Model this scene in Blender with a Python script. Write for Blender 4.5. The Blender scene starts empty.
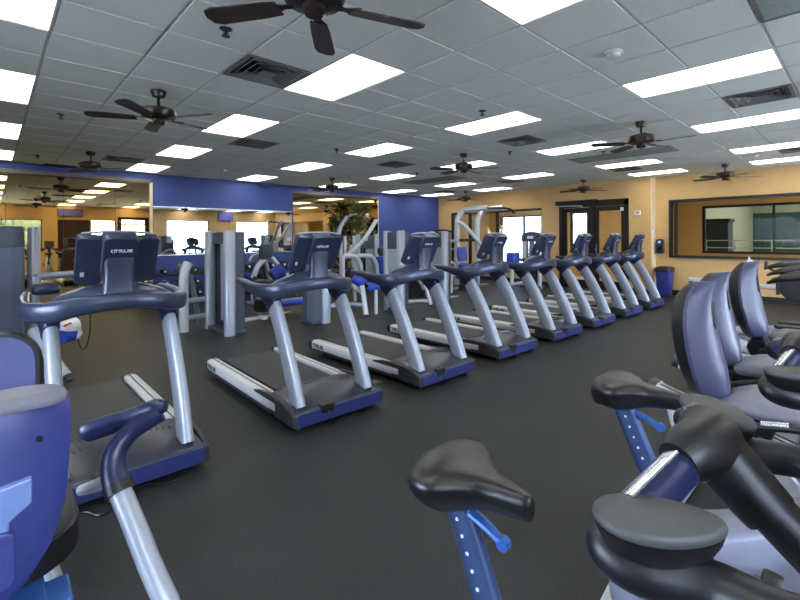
import bpy, bmesh, math, random
from mathutils import Vector, Matrix
R = math.radians
random.seed(7)
WORLD_S, LAMP_S, EXPO = 40.0, 7.5, -.13
SC = bpy.context.scene
COL = SC.collection

# ------------------------------------------------------------------ camera calibration (room metres; +X along the mirror wall, +Y towards it)
F_, CX_, CY_, ROLL_, YAW_, CH = 439.8, 417.3, 237.3, -0.0061, 0.7717, 1.52
HC = 3.05
T = 0.61
OX, OY = 1.5487, 3.5854
_s, _c = math.sin(YAW_), math.cos(YAW_)
_sr, _cr = math.sin(ROLL_), math.cos(ROLL_)
def at(px, py, X=None, Y=None, Z=None):
    """room point seen at a photo pixel, on a plane of the room"""
    a = (px - CX_) / F_; b = (CY_ - py) / F_
    r = a * _cr - b * _sr; u = b * _cr + a * _sr
    d = Vector((r * _c + _s, -r * _s + _c, u))
    if X is not None: t = X / d.x
    elif Y is not None: t = Y / d.y
    else: t = (Z - CH) / d.z
    return Vector((0, 0, CH)) + d * t

# ------------------------------------------------------------------ materials
def lin(c):
    return tuple(((x / 255) / 12.92 if x / 255 <= .04045 else ((x / 255 + .055) / 1.055) ** 2.4) for x in c) + (1,)
MATS = {}
def mat(name, rgb, rough=.5, metal=0, var=.08, scale=30, bump=0, bscale=200, spec=.5, coat=0):
    m = bpy.data.materials.new(name); m.use_nodes = True
    nt = m.node_tree; b = nt.nodes['Principled BSDF']
    c = lin(rgb)
    tc = nt.nodes.new('ShaderNodeTexCoord')
    n = nt.nodes.new('ShaderNodeTexNoise'); n.inputs['Scale'].default_value = scale; n.inputs['Detail'].default_value = 4
    nt.links.new(tc.outputs['Object'], n.inputs['Vector'])
    r = nt.nodes.new('ShaderNodeValToRGB')
    lo = tuple(x * (1 - var) for x in c[:3]) + (1,); hi = tuple(min(1, x * (1 + var)) for x in c[:3]) + (1,)
    r.color_ramp.elements[0].color = lo; r.color_ramp.elements[1].color = hi
    r.color_ramp.elements[0].position = .35; r.color_ramp.elements[1].position = .65
    nt.links.new(n.outputs['Fac'], r.inputs['Fac']); nt.links.new(r.outputs['Color'], b.inputs['Base Color'])
    b.inputs['Roughness'].default_value = rough; b.inputs['Metallic'].default_value = metal
    b.inputs['Specular IOR Level'].default_value = spec
    if coat: b.inputs['Coat Weight'].default_value = coat; b.inputs['Coat Roughness'].default_value = .15
    if bump:
        n2 = nt.nodes.new('ShaderNodeTexNoise'); n2.inputs['Scale'].default_value = bscale
        nt.links.new(tc.outputs['Object'], n2.inputs['Vector'])
        bp = nt.nodes.new('ShaderNodeBump'); bp.inputs['Strength'].default_value = bump; bp.inputs['Distance'].default_value = .004
        nt.links.new(n2.outputs['Fac'], bp.inputs['Height']); nt.links.new(bp.outputs['Normal'], b.inputs['Normal'])
    MATS[name] = m
    return m
def emit(name, rgb, strength):
    m = bpy.data.materials.new(name); m.use_nodes = True
    nt = m.node_tree; b = nt.nodes['Principled BSDF']
    b.inputs['Base Color'].default_value = lin(rgb); b.inputs['Emission Color'].default_value = lin(rgb)
    b.inputs['Emission Strength'].default_value = strength
    MATS[name] = m; return m
def glassmat(name, tint, refl=1.0):
    m = bpy.data.materials.new(name); m.use_nodes = True
    nt = m.node_tree; nt.nodes.remove(nt.nodes['Principled BSDF'])
    out = nt.nodes['Material Output']
    tr = nt.nodes.new('ShaderNodeBsdfTransparent'); tr.inputs['Color'].default_value = tint + (1,)
    gl = nt.nodes.new('ShaderNodeBsdfGlossy'); gl.inputs['Roughness'].default_value = .02
    gl.inputs['Color'].default_value = (1, 1, 1, 1)
    fr = nt.nodes.new('ShaderNodeFresnel'); fr.inputs['IOR'].default_value = 1.45
    mu = nt.nodes.new('ShaderNodeMath'); mu.operation = 'MULTIPLY'; mu.inputs[1].default_value = refl
    mx = nt.nodes.new('ShaderNodeMixShader')
    nt.links.new(fr.outputs[0], mu.inputs[0]); nt.links.new(mu.outputs[0], mx.inputs[0])
    nt.links.new(tr.outputs[0], mx.inputs[1]); nt.links.new(gl.outputs[0], mx.inputs[2])
    nt.links.new(mx.outputs[0], out.inputs['Surface'])
    MATS[name] = m; return m

def mirrormat(name, rgb):
    m = bpy.data.materials.new(name); m.use_nodes = True
    b = m.node_tree.nodes['Principled BSDF']
    b.inputs['Base Color'].default_value = lin(rgb); b.inputs['Metallic'].default_value = 1; b.inputs['Roughness'].default_value = .015
    MATS[name] = m; return m

mat('rubber_floor', (42, 43, 42), .5, 0, .05, 2.0, .25, 260, .2)
# speckled rubber: small pale and dark granules
_m = MATS['rubber_floor']; _nt = _m.node_tree; _b = _nt.nodes['Principled BSDF']
_base = _b.inputs['Base Color'].links[0].from_socket
_tc = [n for n in _nt.nodes if n.type == 'TEX_COORD'][0]
_n = _nt.nodes.new('ShaderNodeTexNoise'); _n.inputs['Scale'].default_value = 190; _n.inputs['Detail'].default_value = 2
_nt.links.new(_tc.outputs['Object'], _n.inputs['Vector'])
_r = _nt.nodes.new('ShaderNodeValToRGB'); _r.color_ramp.elements[0].position = .62; _r.color_ramp.elements[1].position = .72
_nt.links.new(_n.outputs['Fac'], _r.inputs['Fac'])
_mx = _nt.nodes.new('ShaderNodeMix'); _mx.data_type = 'RGBA'
_nt.links.new(_r.outputs['Color'], _mx.inputs['Factor']); _nt.links.new(_base, _mx.inputs['A'])
_mx.inputs['B'].default_value = lin((92, 92, 84)); _nt.links.new(_mx.outputs['Result'], _b.inputs['Base Color'])

mat('ceiling_tile', (238, 242, 234), .9, 0, .04, 60, .35, 400)
mat('ceiling_grid', (205, 210, 208), .5)
mat('ceiling_void', (70, 76, 74), .9)
mat('blue_paint', (56, 74, 138), .6, 0, .03, 4, .1, 300)
mat('tan_paint', (204, 166, 108), .65, 0, .03, 4, .1, 300)
mat('peach_paint', (226, 190, 150), .65, 0, .03, 4, .1, 300)
mat('cream_paint', (226, 206, 168), .65, 0, .03, 4)
mat('white_paint', (222, 222, 216), .6)
mat('dark_frame', (26, 24, 23), .4, .3)
mat('dark_wood', (52, 24, 20), .5, 0, .3, 8)
mat('base_rubber', (28, 27, 26), .6)
mirrormat('silver_mirror', (226, 230, 232))
mirrormat('bronze_mirror', (218, 192, 140))
glassmat('clear_glass', (.93, .96, .95), 1.0)
glassmat('tinted_glass', (.34, .37, .38), .3)
glassmat('grey_glass', (.86, .88, .85), .03)
emit('light_diffuser', (255, 253, 246), LAMP_S)
mat('fixture_white', (232, 232, 228), .4)
mat('vent_metal', (120, 122, 120), .5, .4)
mat('vent_dark', (30, 31, 32), .8)
mat('grey_panel', (138, 148, 142), .7)
mat('fan_bronze', (48, 38, 33), .35, .5)
mat('fan_blade', (46, 36, 31), .45)
mat('sprinkler_metal', (60, 60, 60), .4, .6)
mat('silver', (150, 157, 166), .38, .35, .03, 40)
mat('silver_light', (188, 192, 194), .4, .2, .03, 40)
mat('chrome', (210, 212, 216), .18, .9, .03)
mat('rail_alu', (190, 192, 190), .42, .25, .03)
mat('navy_plastic', (25, 32, 66), .32, 0, .05, 30, .12, 500)
mat('hood_navy', (40, 43, 56), .3, 0, .05, 30, .1, 500)
mat('slate_plastic', (42, 48, 68), .36, .1, .05, 30, .08, 500)
mat('bar_slate', (50, 58, 78), .3, .25, .05, 30)
mat('charcoal', (40, 41, 46), .5, 0, .06, 30, .15, 400)
mat('belt_rubber', (36, 37, 39), .6, 0, .06, 50, .2, 300)
mat('black', (15, 15, 17), .42, 0, .06, 40, .1, 400)
mat('black_gloss', (14, 14, 16), .22, 0, .05, 40)
mat('black_vinyl', (17, 17, 19), .33, 0, .08, 40, .2, 350, .6)
mat('grip_foam', (15, 15, 19), .42, 0, .08, 60, .06, 900)
mat('pad_top', (62, 64, 63), .55, 0, .05, 60, .06, 900)
mat('seat_gray', (112, 112, 124), .5, 0, .06, 60, .2, 500)
mat('seat_mauve', (66, 68, 92), .36, 0, .05, 60, .1, 500)
mat('blue_metal', (46, 90, 156), .35, .3, .05)
mat('post_blue', (60, 78, 116), .33, .5, .05)
mat('shell_blue', (54, 62, 124), .38, 0, .04, 20, .1, 500)
mat('shell_light', (120, 142, 196), .35, .1, .04, 20)
mat('royal_vinyl', (38, 62, 168), .4, 0, .08, 40, .15, 400)
mat('panel_slate', (96, 108, 132), .45, .1, .05, 6)
mat('cap_dark', (66, 74, 86), .45, .1, .05, 10)
mat('stack_gray', (150, 164, 164), .45, .2, .05, 6)
mat('iron', (34, 35, 38), .5, .3, .1)
mat('lavender', (128, 130, 146), .45, .15, .05, 20)
mat('white_plastic', (226, 226, 228), .45)
mat('white_cloth', (228, 226, 232), .8)
mat('red_plastic', (190, 40, 24), .4)
mat('orange_plastic', (214, 120, 50), .4)
mat('pink_cloth', (200, 40, 96), .8)
mat('pale_decal', (196, 206, 226), .4)
mat('dark_decal', (22, 24, 34), .4)
mat('outlet_brass', (104, 98, 88), .5, .4)
mat('bin_blue', (44, 56, 128), .45)
mat('screen', (30, 34, 64), .15)
emit('tv_screen', (70, 70, 140), .8)
mat('palm_leaf', (72, 92, 40), .5, 0, .3, 12)
mat('palm_trunk', (96, 76, 48), .8, 0, .2, 30)
mat('terracotta', (120, 84, 60), .7)
mat('hedge_leaf', (62, 78, 62), .6, 0, .35, 14)
mat('grass', (104, 120, 84), .9, 0, .3, 6)
mat('pale_ground', (225, 224, 218), .9, 0, .1, 6)  # ground made pale to bounce daylight through the windows onto the ceiling
mat('stucco', (206, 190, 160), .8)
mat('far_building', (60, 72, 96), .7)
mat('added_hall_grey', (178, 172, 156), .8)  # grey of the dull sky view, given to the added hall
mat('teal_panel', (40, 70, 66), .5, 0, .25, 3)
mat('pool_water', (60, 120, 130), .08, 0, .1, 3, .4, 20)
mat('front_daylight_blue', (38, 47, 98), .35, 0, .05, 30, .1, 500)  # window daylight on the treadmill fronts, put into the colour
M = MATS

# ------------------------------------------------------------------ mesh builder
def catmull(pts, n):
    pts = [Vector(p) for p in pts]
    if n <= 1 or len(pts) < 3: return pts
    out = []
    P = [2 * pts[0] - pts[1]] + pts + [2 * pts[-1] - pts[-2]]
    for i in range(1, len(P) - 2):
        for k in range(n):
            t = k / n
            a, b, c, d = P[i - 1], P[i], P[i + 1], P[i + 2]
            out.append(.5 * ((2 * b) + (c - a) * t + (2 * a - 5 * b + 4 * c - d) * t * t + (3 * b - 3 * c + d - a) * t ** 3))
    out.append(pts[-1]); return out
def interp(vals, n):
    if n <= 1 or len(vals) < 3: return list(vals)
    out = []
    for i in range(len(vals) - 1):
        for k in range(n):
            out.append(vals[i] + (vals[i + 1] - vals[i]) * k / n)
    out.append(vals[-1]); return out

class MB:
    def __init__(s): s.v = []; s.f = []
    def add(s, vs, fs, M_=None):
        o = len(s.v)
        s.v += [(M_ @ Vector(v)) if M_ else Vector(v) for v in vs]
        s.f += [tuple(i + o for i in f) for f in fs]; return s
    def box(s, c, d, M_=None):
        x, y, z = d[0] / 2, d[1] / 2, d[2] / 2
        vs = [(c[0] + a * x, c[1] + b * y, c[2] + e * z) for a in (-1, 1) for b in (-1, 1) for e in (-1, 1)]
        return s.add(vs, [(0, 1, 3, 2), (4, 6, 7, 5), (0, 4, 5, 1), (2, 3, 7, 6), (0, 2, 6, 4), (1, 5, 7, 3)], M_)
    def bb(s, a, b, M_=None):
        return s.box([(a[i] + b[i]) / 2 for i in range(3)], [abs(b[i] - a[i]) for i in range(3)], M_)
    def prism(s, poly, axis, lo, hi, M_=None):
        n = len(poly); vs = []
        for h in (lo, hi):
            for p in poly:
                vs.append({'x': (h, p[0], p[1]), 'y': (p[0], h, p[1]), 'z': (p[0], p[1], h)}[axis])
        fs = [tuple(range(n))[::-1], tuple(range(n, 2 * n))] + [(i, (i + 1) % n, n + (i + 1) % n, n + i) for i in range(n)]
        return s.add(vs, fs, M_)
    def loft(s, rings, M_=None, cap=True):
        n = len(rings[0]); vs = [p for r in rings for p in r]; fs = []
        for k in range(len(rings) - 1):
            for i in range(n):
                j = (i + 1) % n
                fs.append((k * n + i, k * n + j, (k + 1) * n + j, (k + 1) * n + i))
        if cap: fs += [tuple(range(n))[::-1], tuple(range((len(rings) - 1) * n, len(rings) * n))]
        return s.add(vs, fs, M_)
    def tube(s, pts, r, n=12, sm=1, up=(0, 0, 1), pw=1.0, M_=None, cap=True):
        """r: radius, (side, up) pair, or a list of either per point; pw < 1 squares the section"""
        if not isinstance(r, list): r = [r] * len(pts)
        rs = [(q, q) if not isinstance(q, tuple) else q for q in r]
        ra = interp([q[0] for q in rs], sm); rb = interp([q[1] for q in rs], sm)
        P = catmull(pts, sm) if sm > 1 else [Vector(p) for p in pts]
        if len(pts) < 3: ra = [q[0] for q in rs]; rb = [q[1] for q in rs]
        rings = []; prev = None
        for i, p in enumerate(P):
            t = (P[min(i + 1, len(P) - 1)] - P[max(i - 1, 0)]).normalized()
            u = Vector(up) if prev is None else prev
            u = u - t * u.dot(t)
            if u.length < 1e-3:
                u = Vector((1, 0, 0)) - t * t.x
                if u.length < 1e-3: u = Vector((0, 1, 0)) - t * t.y
            u.normalize(); prev = u
            w = t.cross(u)
            ring = []
            for k in range(n):
                a = 2 * math.pi * k / n
                ca, sa = math.cos(a), math.sin(a)
                ca = math.copysign(abs(ca) ** pw, ca); sa = math.copysign(abs(sa) ** pw, sa)
                ring.append(p + w * (ca * ra[i]) + u * (sa * rb[i]))
            rings.append(ring)
        return s.loft(rings, M_, cap)
    def lathe(s, prof, n=20, M_=None, c=(0, 0, 0)):
        rings = [[(c[0] + r * math.cos(2 * math.pi * k / n), c[1] + r * math.sin(2 * math.pi * k / n), c[2] + z) for k in range(n)] for r, z in prof]
        return s.loft(rings, M_)
    def ball(s, c, r, n=16, sq=(1, 1, 1), M_=None):
        prof = [(max(.001, math.sin(math.pi * k / 10)), -math.cos(math.pi * k / 10)) for k in range(11)]
        rings = [[(c[0] + r * sq[0] * q * math.cos(2 * math.pi * k / n), c[1] + r * sq[1] * q * math.sin(2 * math.pi * k / n), c[2] + r * sq[2] * z) for k in range(n)] for q, z in prof]
        return s.loft(rings, M_)
    def disc(s, c, r, th, axis, n=24):
        c = Vector(c); d = {'x': Vector((1, 0, 0)), 'y': Vector((0, 1, 0)), 'z': Vector((0, 0, 1))}.get(axis, axis)
        return s.tube([c - d * th / 2, c + d * th / 2], r, n)
    def build(s, name, m, parent=None, bevel=0, seg=2, angle=35, smooth=True, org=None):
        if org is None:
            if parent is None and s.v:
                xs = [v[0] for v in s.v]; ys = [v[1] for v in s.v]; zs = [v[2] for v in s.v]
                org = Vector(((min(xs) + max(xs)) / 2, (min(ys) + max(ys)) / 2, min(zs)))
            else: org = Vector((0, 0, 0))
        org = Vector(org)
        me = bpy.data.meshes.new(name)
        me.from_pydata([Vector(v) - org for v in s.v], [], s.f)
        bm = bmesh.new(); bm.from_mesh(me); bmesh.ops.recalc_face_normals(bm, faces=bm.faces); bm.to_mesh(me); bm.free()
        me.materials.append(M[m] if isinstance(m, str) else m)
        if smooth:
            for p in me.polygons: p.use_smooth = True
            if not bevel: me.set_sharp_from_angle(angle=R(angle))
        o = bpy.data.objects.new(name, me); COL.objects.link(o)
        if parent is not None: o.parent = parent
        else: o.location = org
        if bevel:
            b = o.modifiers.new('bevel', 'BEVEL'); b.width = bevel; b.segments = seg; b.limit_method = 'ANGLE'; b.angle_limit = R(angle); b.harden_normals = True
        return o

def tag(o, label, cat, group=None, kind=None):
    if label: o['label'] = label
    if cat: o['category'] = cat
    if group: o['group'] = group
    if kind: o['kind'] = kind
    return o
def thing(name, label, cat, loc=(0, 0, 0), rz=0, group=None):
    o = bpy.data.objects.new(name, None); COL.objects.link(o); o.empty_display_size = .1
    o.location = loc; o.rotation_euler = (0, 0, rz)
    return tag(o, label, cat, group)
def struct(mb, name, m, parent=None, **k):
    o = mb.build(name, m, parent, org=(0, 0, 0), **k)
    if parent is None: o['kind'] = 'structure'
    return o
def kids(o): return [x for x in bpy.data.objects if x.parent == o]
def dup(root, loc, rz=0, label=None, group=None):
    r = root.copy(); COL.objects.link(r); r.location = loc; r.rotation_euler = (0, 0, rz)
    if label: r['label'] = label
    if group: r['group'] = group
    def rec(a, b):
        for ch in kids(a):
            q = ch.copy(); COL.objects.link(q); q.parent = b; rec(ch, q)
    rec(root, r)
    return r
def text(name, body, size, m, parent, Mx, extrude=.001, bold=.0):
    cu = bpy.data.curves.new(name, 'FONT'); cu.body = body; cu.size = size; cu.extrude = extrude; cu.offset = bold
    cu.align_x = 'CENTER'; cu.align_y = 'CENTER'
    o = bpy.data.objects.new('t', cu); COL.objects.link(o)
    dg = bpy.context.evaluated_depsgraph_get(); me = bpy.data.meshes.new_from_object(o.evaluated_get(dg))
    bpy.data.objects.remove(o)
    me.materials.clear(); me.materials.append(M[m]); me.transform(Mx)
    q = bpy.data.objects.new(name, me); COL.objects.link(q); q.parent = parent
    return q
def frame(o, x, z):
    """matrix with columns x, z×x, z at o"""
    x = Vector(x).normalized(); z = Vector(z).normalized(); y = z.cross(x)
    m = Matrix.Identity(4)
    for i in range(3): m[i][0] = x[i]; m[i][1] = y[i]; m[i][2] = z[i]; m[i][3] = o[i]
    return m
ORD = ['first', 'second', 'third', 'fourth', 'fifth', 'sixth', 'seventh', 'eighth', 'ninth', 'tenth', 'eleventh', 'twelfth']
def roundrect(w, h, r, n=4, cx=0, cy=0):
    out = []
    for (sx, sy, a0) in ((1, 1, 0), (-1, 1, 90), (-1, -1, 180), (1, -1, 270)):
        for k in range(n + 1):
            a = R(a0 + 90 * k / n)
            out.append((cx + sx * (w / 2 - r) + r * math.cos(a), cy + sy * (h / 2 - r) + r * math.sin(a)))
    return out
# ================================================================== SETTING
XL, XR, YF, YB = -4.0, 12.6, -2.0, 11.75
def wall(name, m, axis, at0, th, lo, hi, z0, z1, openings, parent=None):
    """wall slab across x ('y' axis wall runs along y) with rectangular openings (lo, hi, z0, z1)"""
    mb = MB()
    def put(a, b, c, d):
        if b - a < 1e-4 or d - c < 1e-4: return
        if axis == 'y': mb.bb((at0, a, c), (at0 + th, b, d))
        else: mb.bb((a, at0, c), (b, at0 + th, d))
    cur = lo
    for (a, b, c, d) in sorted(openings):
        put(cur, a, z0, z1); put(a, b, z0, c); put(a, b, d, z1); cur = b
    put(cur, hi, z0, z1)
    return struct(mb, name, m, smooth=False)

struct(MB().bb((XL, YF, -.1), (XR + .15, YB, 0)), 'floor', 'rubber_floor', smooth=False)
struct(MB().bb((12.75, -2, -.1), (16.2, 11.9, 0)), 'floor_annex', 'cream_paint', smooth=False)
wall('wall_back', 'blue_paint', 'x', YB, .15, XL, XR + .15, 0, 3.2, [])
wall('wall_left', 'tan_paint', 'y', XL - .15, .15, YF, YB, 0, 3.2, [(.5, 4.5, .8, 2.5)])  # opening for the added window
BW = [(-1.2, 1.67, 1.0, 2.41), (2.2, 3.4, 0, 2.42), (3.42, 4.38, .8, 2.42), (4.47, 5.8, 0, 2.6), (6.6, 8.7, .7, 2.5), (10.2, 12.2, .7, 2.5)]
wall('wall_front', 'tan_paint', 'x', YF - .15, .15, XL, XR + .15, 0, 3.2, BW)
wall('wall_right', 'tan_paint', 'y', XR, .15, YF, YB, 0, 3.2, [(-1.2, 3.6, .96, 2.44), (4.4, 6.6, 0, 2.6), (7.2, 11.05, .35, 2.43)])
wall('wall_entrance', 'tan_paint', 'y', 12.3, .3, 3.95, 7.1, 0, 3.05, [(4.52, 6.48, 0, 2.52)])
struct(MB().bb((12.302, 3.93, 0), (12.6, 3.95, 3.05)), 'trim_1', 'cream_paint', smooth=False)
wall('wall_annex', 'tan_paint', 'y', 16.0, .2, -2, 11.9, 0, 3.2, [(-2, 3.65, .97, 2.44), (7.23, 8.02, 1.0, 2.44), (9.08, 11.25, .12, 2.4)])
wall('wall_partition', 'tan_paint', 'x', 4.32, .1, 12.75, 16.0, 0, 3.2, [])
wall('wall_annex_side', 'tan_paint', 'x', 11.75, .15, 12.75, 16.2, 0, 3.2, [])
wall('wall_annex_front', 'tan_paint', 'x', -2.15, .15, 12.75, 16.2, 0, 3.2, [])
struct(MB().bb((12.75, -2.2, 3.0), (16.2, 11.9, 3.05)), 'ceiling_annex', 'white_paint', smooth=False)
struct(MB().bb((XL - .2, YF - .2, 3.2), (16.3, 12, 3.3)), 'ceiling_slab', 'ceiling_void', smooth=False)

# baseboards
struct(MB().bb((XL, YB - .012, 0), (XR, YB, .11)), 'baseboard_back', 'base_rubber', smooth=False)
bbm = MB(); bbm.bb((12.588, -2, 0), (12.6, 3.93, .13)); bbm.bb((12.588, 7.1, 0), (12.6, YB, .13))
bbm.bb((12.288, 3.93, 0), (12.3, 4.5, .13)); bbm.bb((12.288, 6.5, 0), (12.3, 7.1, .13)); bbm.bb((12.288, 3.918, 0), (12.6, 3.93, .13))
struct(bbm, 'baseboard_right', 'base_rubber', smooth=False)

# ---- ceiling: lay-in tiles with an open reveal, lights and diffusers drop into the same grid
light_cells, LIGHTS = set(), []
for col, a0 in enumerate((-3, 1, 5, 9, 13, 16)):
    for row, bc in enumerate((-12, -8, -4, 0, 4, 8)):
        if a0 == 16 and bc == -4: continue
        LIGHTS.append((a0, bc, row, col)); light_cells |= {(a0, bc - 1), (a0, bc)}
VENTS = [(0, -1), (2, -6), (0, -11), (7, -6), (7, -1), (7, 4), (14, 4), (14, -1), (14, -6), (15, -11)]
GRILLES = [(11, -1, 3), (11, -9, 3), (3, 5, 2)]
skip = set(light_cells) | set(VENTS)
for a, b, n in GRILLES:
    for k in range(n): skip.add((a, b + k))
ct = MB()
for a in range(-10, 19):
    for b in range(-14, 10):
        if (a, b) in skip: continue
        x0, x1 = OX + a * T + .013, OX + (a + 1) * T - .013
        y1, y0 = OY - b * T - .013, OY - (b + 1) * T + .013
        x0 = max(x0, XL); x1 = min(x1, XR); y0 = max(y0, YF); y1 = min(y1, YB)
        if x1 - x0 < .02 or y1 - y0 < .02: continue
        ct.bb((x0, y0, 3.05), (x1, y1, 3.064))
struct(ct, 'ceiling', 'ceiling_tile', smooth=False)
cg = MB()
def strip(x0, y0, x1, y1): cg.bb((x0, y0, 3.058), (x1, y1, 3.075))
for a in range(-9, 19): strip(OX + a * T - .014, YF, OX + a * T + .014, YB)
for b in range(-13, 10): strip(XL, OY - b * T - .014, XR, OY - b * T + .014)
struct(cg, 'trim_2', 'ceiling_grid', smooth=False)

def make_light():
    t = thing('ceiling_light', 'x', 'light')
    f = MB()
    for sx in (-1, 1): f.bb((sx * .297 - .006, -.605, -.004), (sx * .297 + .006, .605, .02))
    for sy in (-1, 1): f.bb((-.3, sy * .6 - .006, -.004), (.3, sy * .6 + .006, .02))
    f.build('frame', 'fixture_white', t, smooth=False)
    MB().bb((-.29, -.594, .004), (.29, .594, .008)).build('diffuser', 'light_diffuser', t, smooth=False)
    return t
proto = None
for a0, bc, row, col in LIGHTS:
    lab = 'flat white ceiling light panel, %s row out from the mirror wall, %s from the left' % (ORD[row], ORD[col])
    loc = (OX + (a0 + .5) * T, OY - bc * T, 3.052)
    if proto is None:
        proto = make_light(); proto.location = loc; proto['label'] = lab; proto['group'] = 'ceiling light panels'
    else: dup(proto, loc, 0, lab)

def make_vent():
    t = thing('ceiling_vent', 'x', 'vent')
    MB().bb((-.29, -.29, .03), (.29, .29, .04)).build('backing', 'vent_dark', t, smooth=False)
    def ring(h, w, z0, z1, name):
        m = MB(); o, i = h, h - w
        q = [[(o, o), (-o, o), (-o, -o), (o, -o)], [(i, i), (-i, i), (-i, -i), (i, -i)]]
        rings = [[(x, y, z0) for x, y in q[0]], [(x, y, z1) for x, y in q[1]], [(x, y, z1 + .004) for x, y in q[1]], [(x, y, z0 + .004) for x, y in q[0]]]
        vs = [p for r in rings for p in r]; fs = []
        for k in range(4):
            for j in range(4): fs.append((k * 4 + j, k * 4 + (j + 1) % 4, ((k + 1) % 4) * 4 + (j + 1) % 4, ((k + 1) % 4) * 4 + j))
        m.add(vs, fs); m.build(name, 'vent_metal', t, smooth=False)
    ring(.298, .04, -.004, -.002, 'frame')
    for h in (.245, .185, .125): ring(h, .045, -.012, .022, 'louver')
    MB().bb((-.07, -.07, -.012), (.07, .07, -.006)).build('center_plate', 'vent_metal', t, smooth=False)
    return t
VL = ['square ceiling vent beside the nearest big light panel, by the nearest ceiling fan',
      'square ceiling vent between the two light rows in front of the blue wall, left half',
      'square ceiling vent high over the left mirror corner',
      'square ceiling vent near the ceiling middle, in front of the palm',
      'square ceiling vent in the middle of the room, over the row of treadmills',
      'square ceiling vent at upper right beside the long bright panel',
      'square ceiling vent at the right edge by the tan wall',
      'square ceiling vent in front of the dark entrance doors',
      'square ceiling vent over the far machines near the window',
      'square ceiling vent in the farthest corner above the pull up frame']
pv = None
for (a, b), lab in zip(VENTS, VL):
    loc = (OX + (a + .5) * T, OY - (b + .5) * T, 3.05)
    if pv is None: pv = make_vent(); pv.location = loc; pv['label'] = lab; pv['group'] = 'ceiling vents'
    else: dup(pv, loc, 0, lab)
GL = ['long grey ceiling panel in front of the entrance doors', 'long grey ceiling panel in front of the far corner of the blue wall', 'grey ceiling panel at the top right corner of the photo']
for (a, b, n), lab in zip(GRILLES, GL):
    x0, x1, y1, y0 = OX + a * T + .01, OX + (a + 1) * T - .01, OY - b * T - .01, OY - (b + n) * T + .01
    t = thing('ceiling_grille', lab, 'grille', ((x0 + x1) / 2, (y0 + y1) / 2, 3.05), 0, 'grey ceiling panels')
    w, h = (x1 - x0) / 2, (y1 - y0) / 2
    MB().bb((-w, -h, 0), (w, h, .012)).build('panel', 'grey_panel', t, smooth=False)
    f = MB()
    for sx in (-1, 1): f.bb((sx * w - .012, -h, -.006), (sx * w + .012, h, .002))
    for sy in (-1, 1): f.bb((-w, sy * h - .012, -.006), (w, sy * h + .012, .002))
    f.build('frame', 'vent_metal', t, smooth=False)

# ---- sprinklers, detectors
def make_sprinkler():
    t = thing('sprinkler_head', 'x', 'sprinkler')
    MB().lathe([(.001, 0), (.045, 0), (.045, -.006), (.03, -.014), (.001, -.014)], 16).build('escutcheon', 'sprinkler_metal', t)
    m = MB(); m.lathe([(.001, -.012), (.012, -.012), (.01, -.045), (.001, -.045)], 10)
    m.tube([(.012, 0, -.014), (.02, 0, -.035), (.003, 0, -.055)], .003, 6); m.tube([(-.012, 0, -.014), (-.02, 0, -.035), (-.003, 0, -.055)], .003, 6)
    m.build('body', 'sprinkler_metal', t)
    MB().lathe([(.001, -.055), (.03, -.055), (.03, -.059), (.001, -.059)], 14).build('deflector', 'sprinkler_metal', t)
    return t
SP = [((-.5, .52), 'small dark sprinkler head close to the nearest ceiling fan, top left'), ((-1.5, -5.4), 'small dark sprinkler head over the left mirror side, nearer one'),
      ((-1.5, -11.3), 'small dark sprinkler head over the left mirror, farthest one'), ((4.5, .52), 'small dark sprinkler head in the ceiling centre just before a light panel'),
      ((8.47, -1.5), 'tiny sprinkler head behind the centre vent'), ((4.5, -4.6), 'tiny sprinkler head left of the centre light panels'),
      ((9.4, -6.4), 'tiny sprinkler head near the far grey panel'), ((10.5, .4), 'tiny sprinkler head beside the long grey panel by the doors')]
ps = None
for (a, b), lab in SP:
    loc = (OX + a * T, OY - b * T, 3.053)
    if ps is None: ps = make_sprinkler(); ps.location = loc; ps['label'] = lab; ps['group'] = 'ceiling sprinkler heads'
    else: dup(ps, loc, 0, lab)
def make_det(loc, lab):
    t = thing('smoke_detector', lab, 'smoke detector', loc, 0, 'white smoke detectors')
    MB().lathe([(.001, 0), (.07, 0), (.07, -.012), (.06, -.02), (.001, -.02)], 20).build('base', 'white_plastic', t)
    MB().lathe([(.001, -.02), (.052, -.02), (.05, -.045), (.03, -.055), (.001, -.055)], 20).build('cover', 'white_plastic', t)
make_det((OX + 3.57 * T, OY - 3.46 * T, 3.05), 'white round smoke detector on the ceiling at upper right')
make_det((OX + 14.6 * T, OY - 3.4 * T, 3.05), 'white smoke detector on the ceiling near the tan wall, far right')
make_det((OX + 3.6 * T, OY + 10.5 * T, 3.05), 'white smoke detector on the ceiling close above the blue wall')

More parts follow.
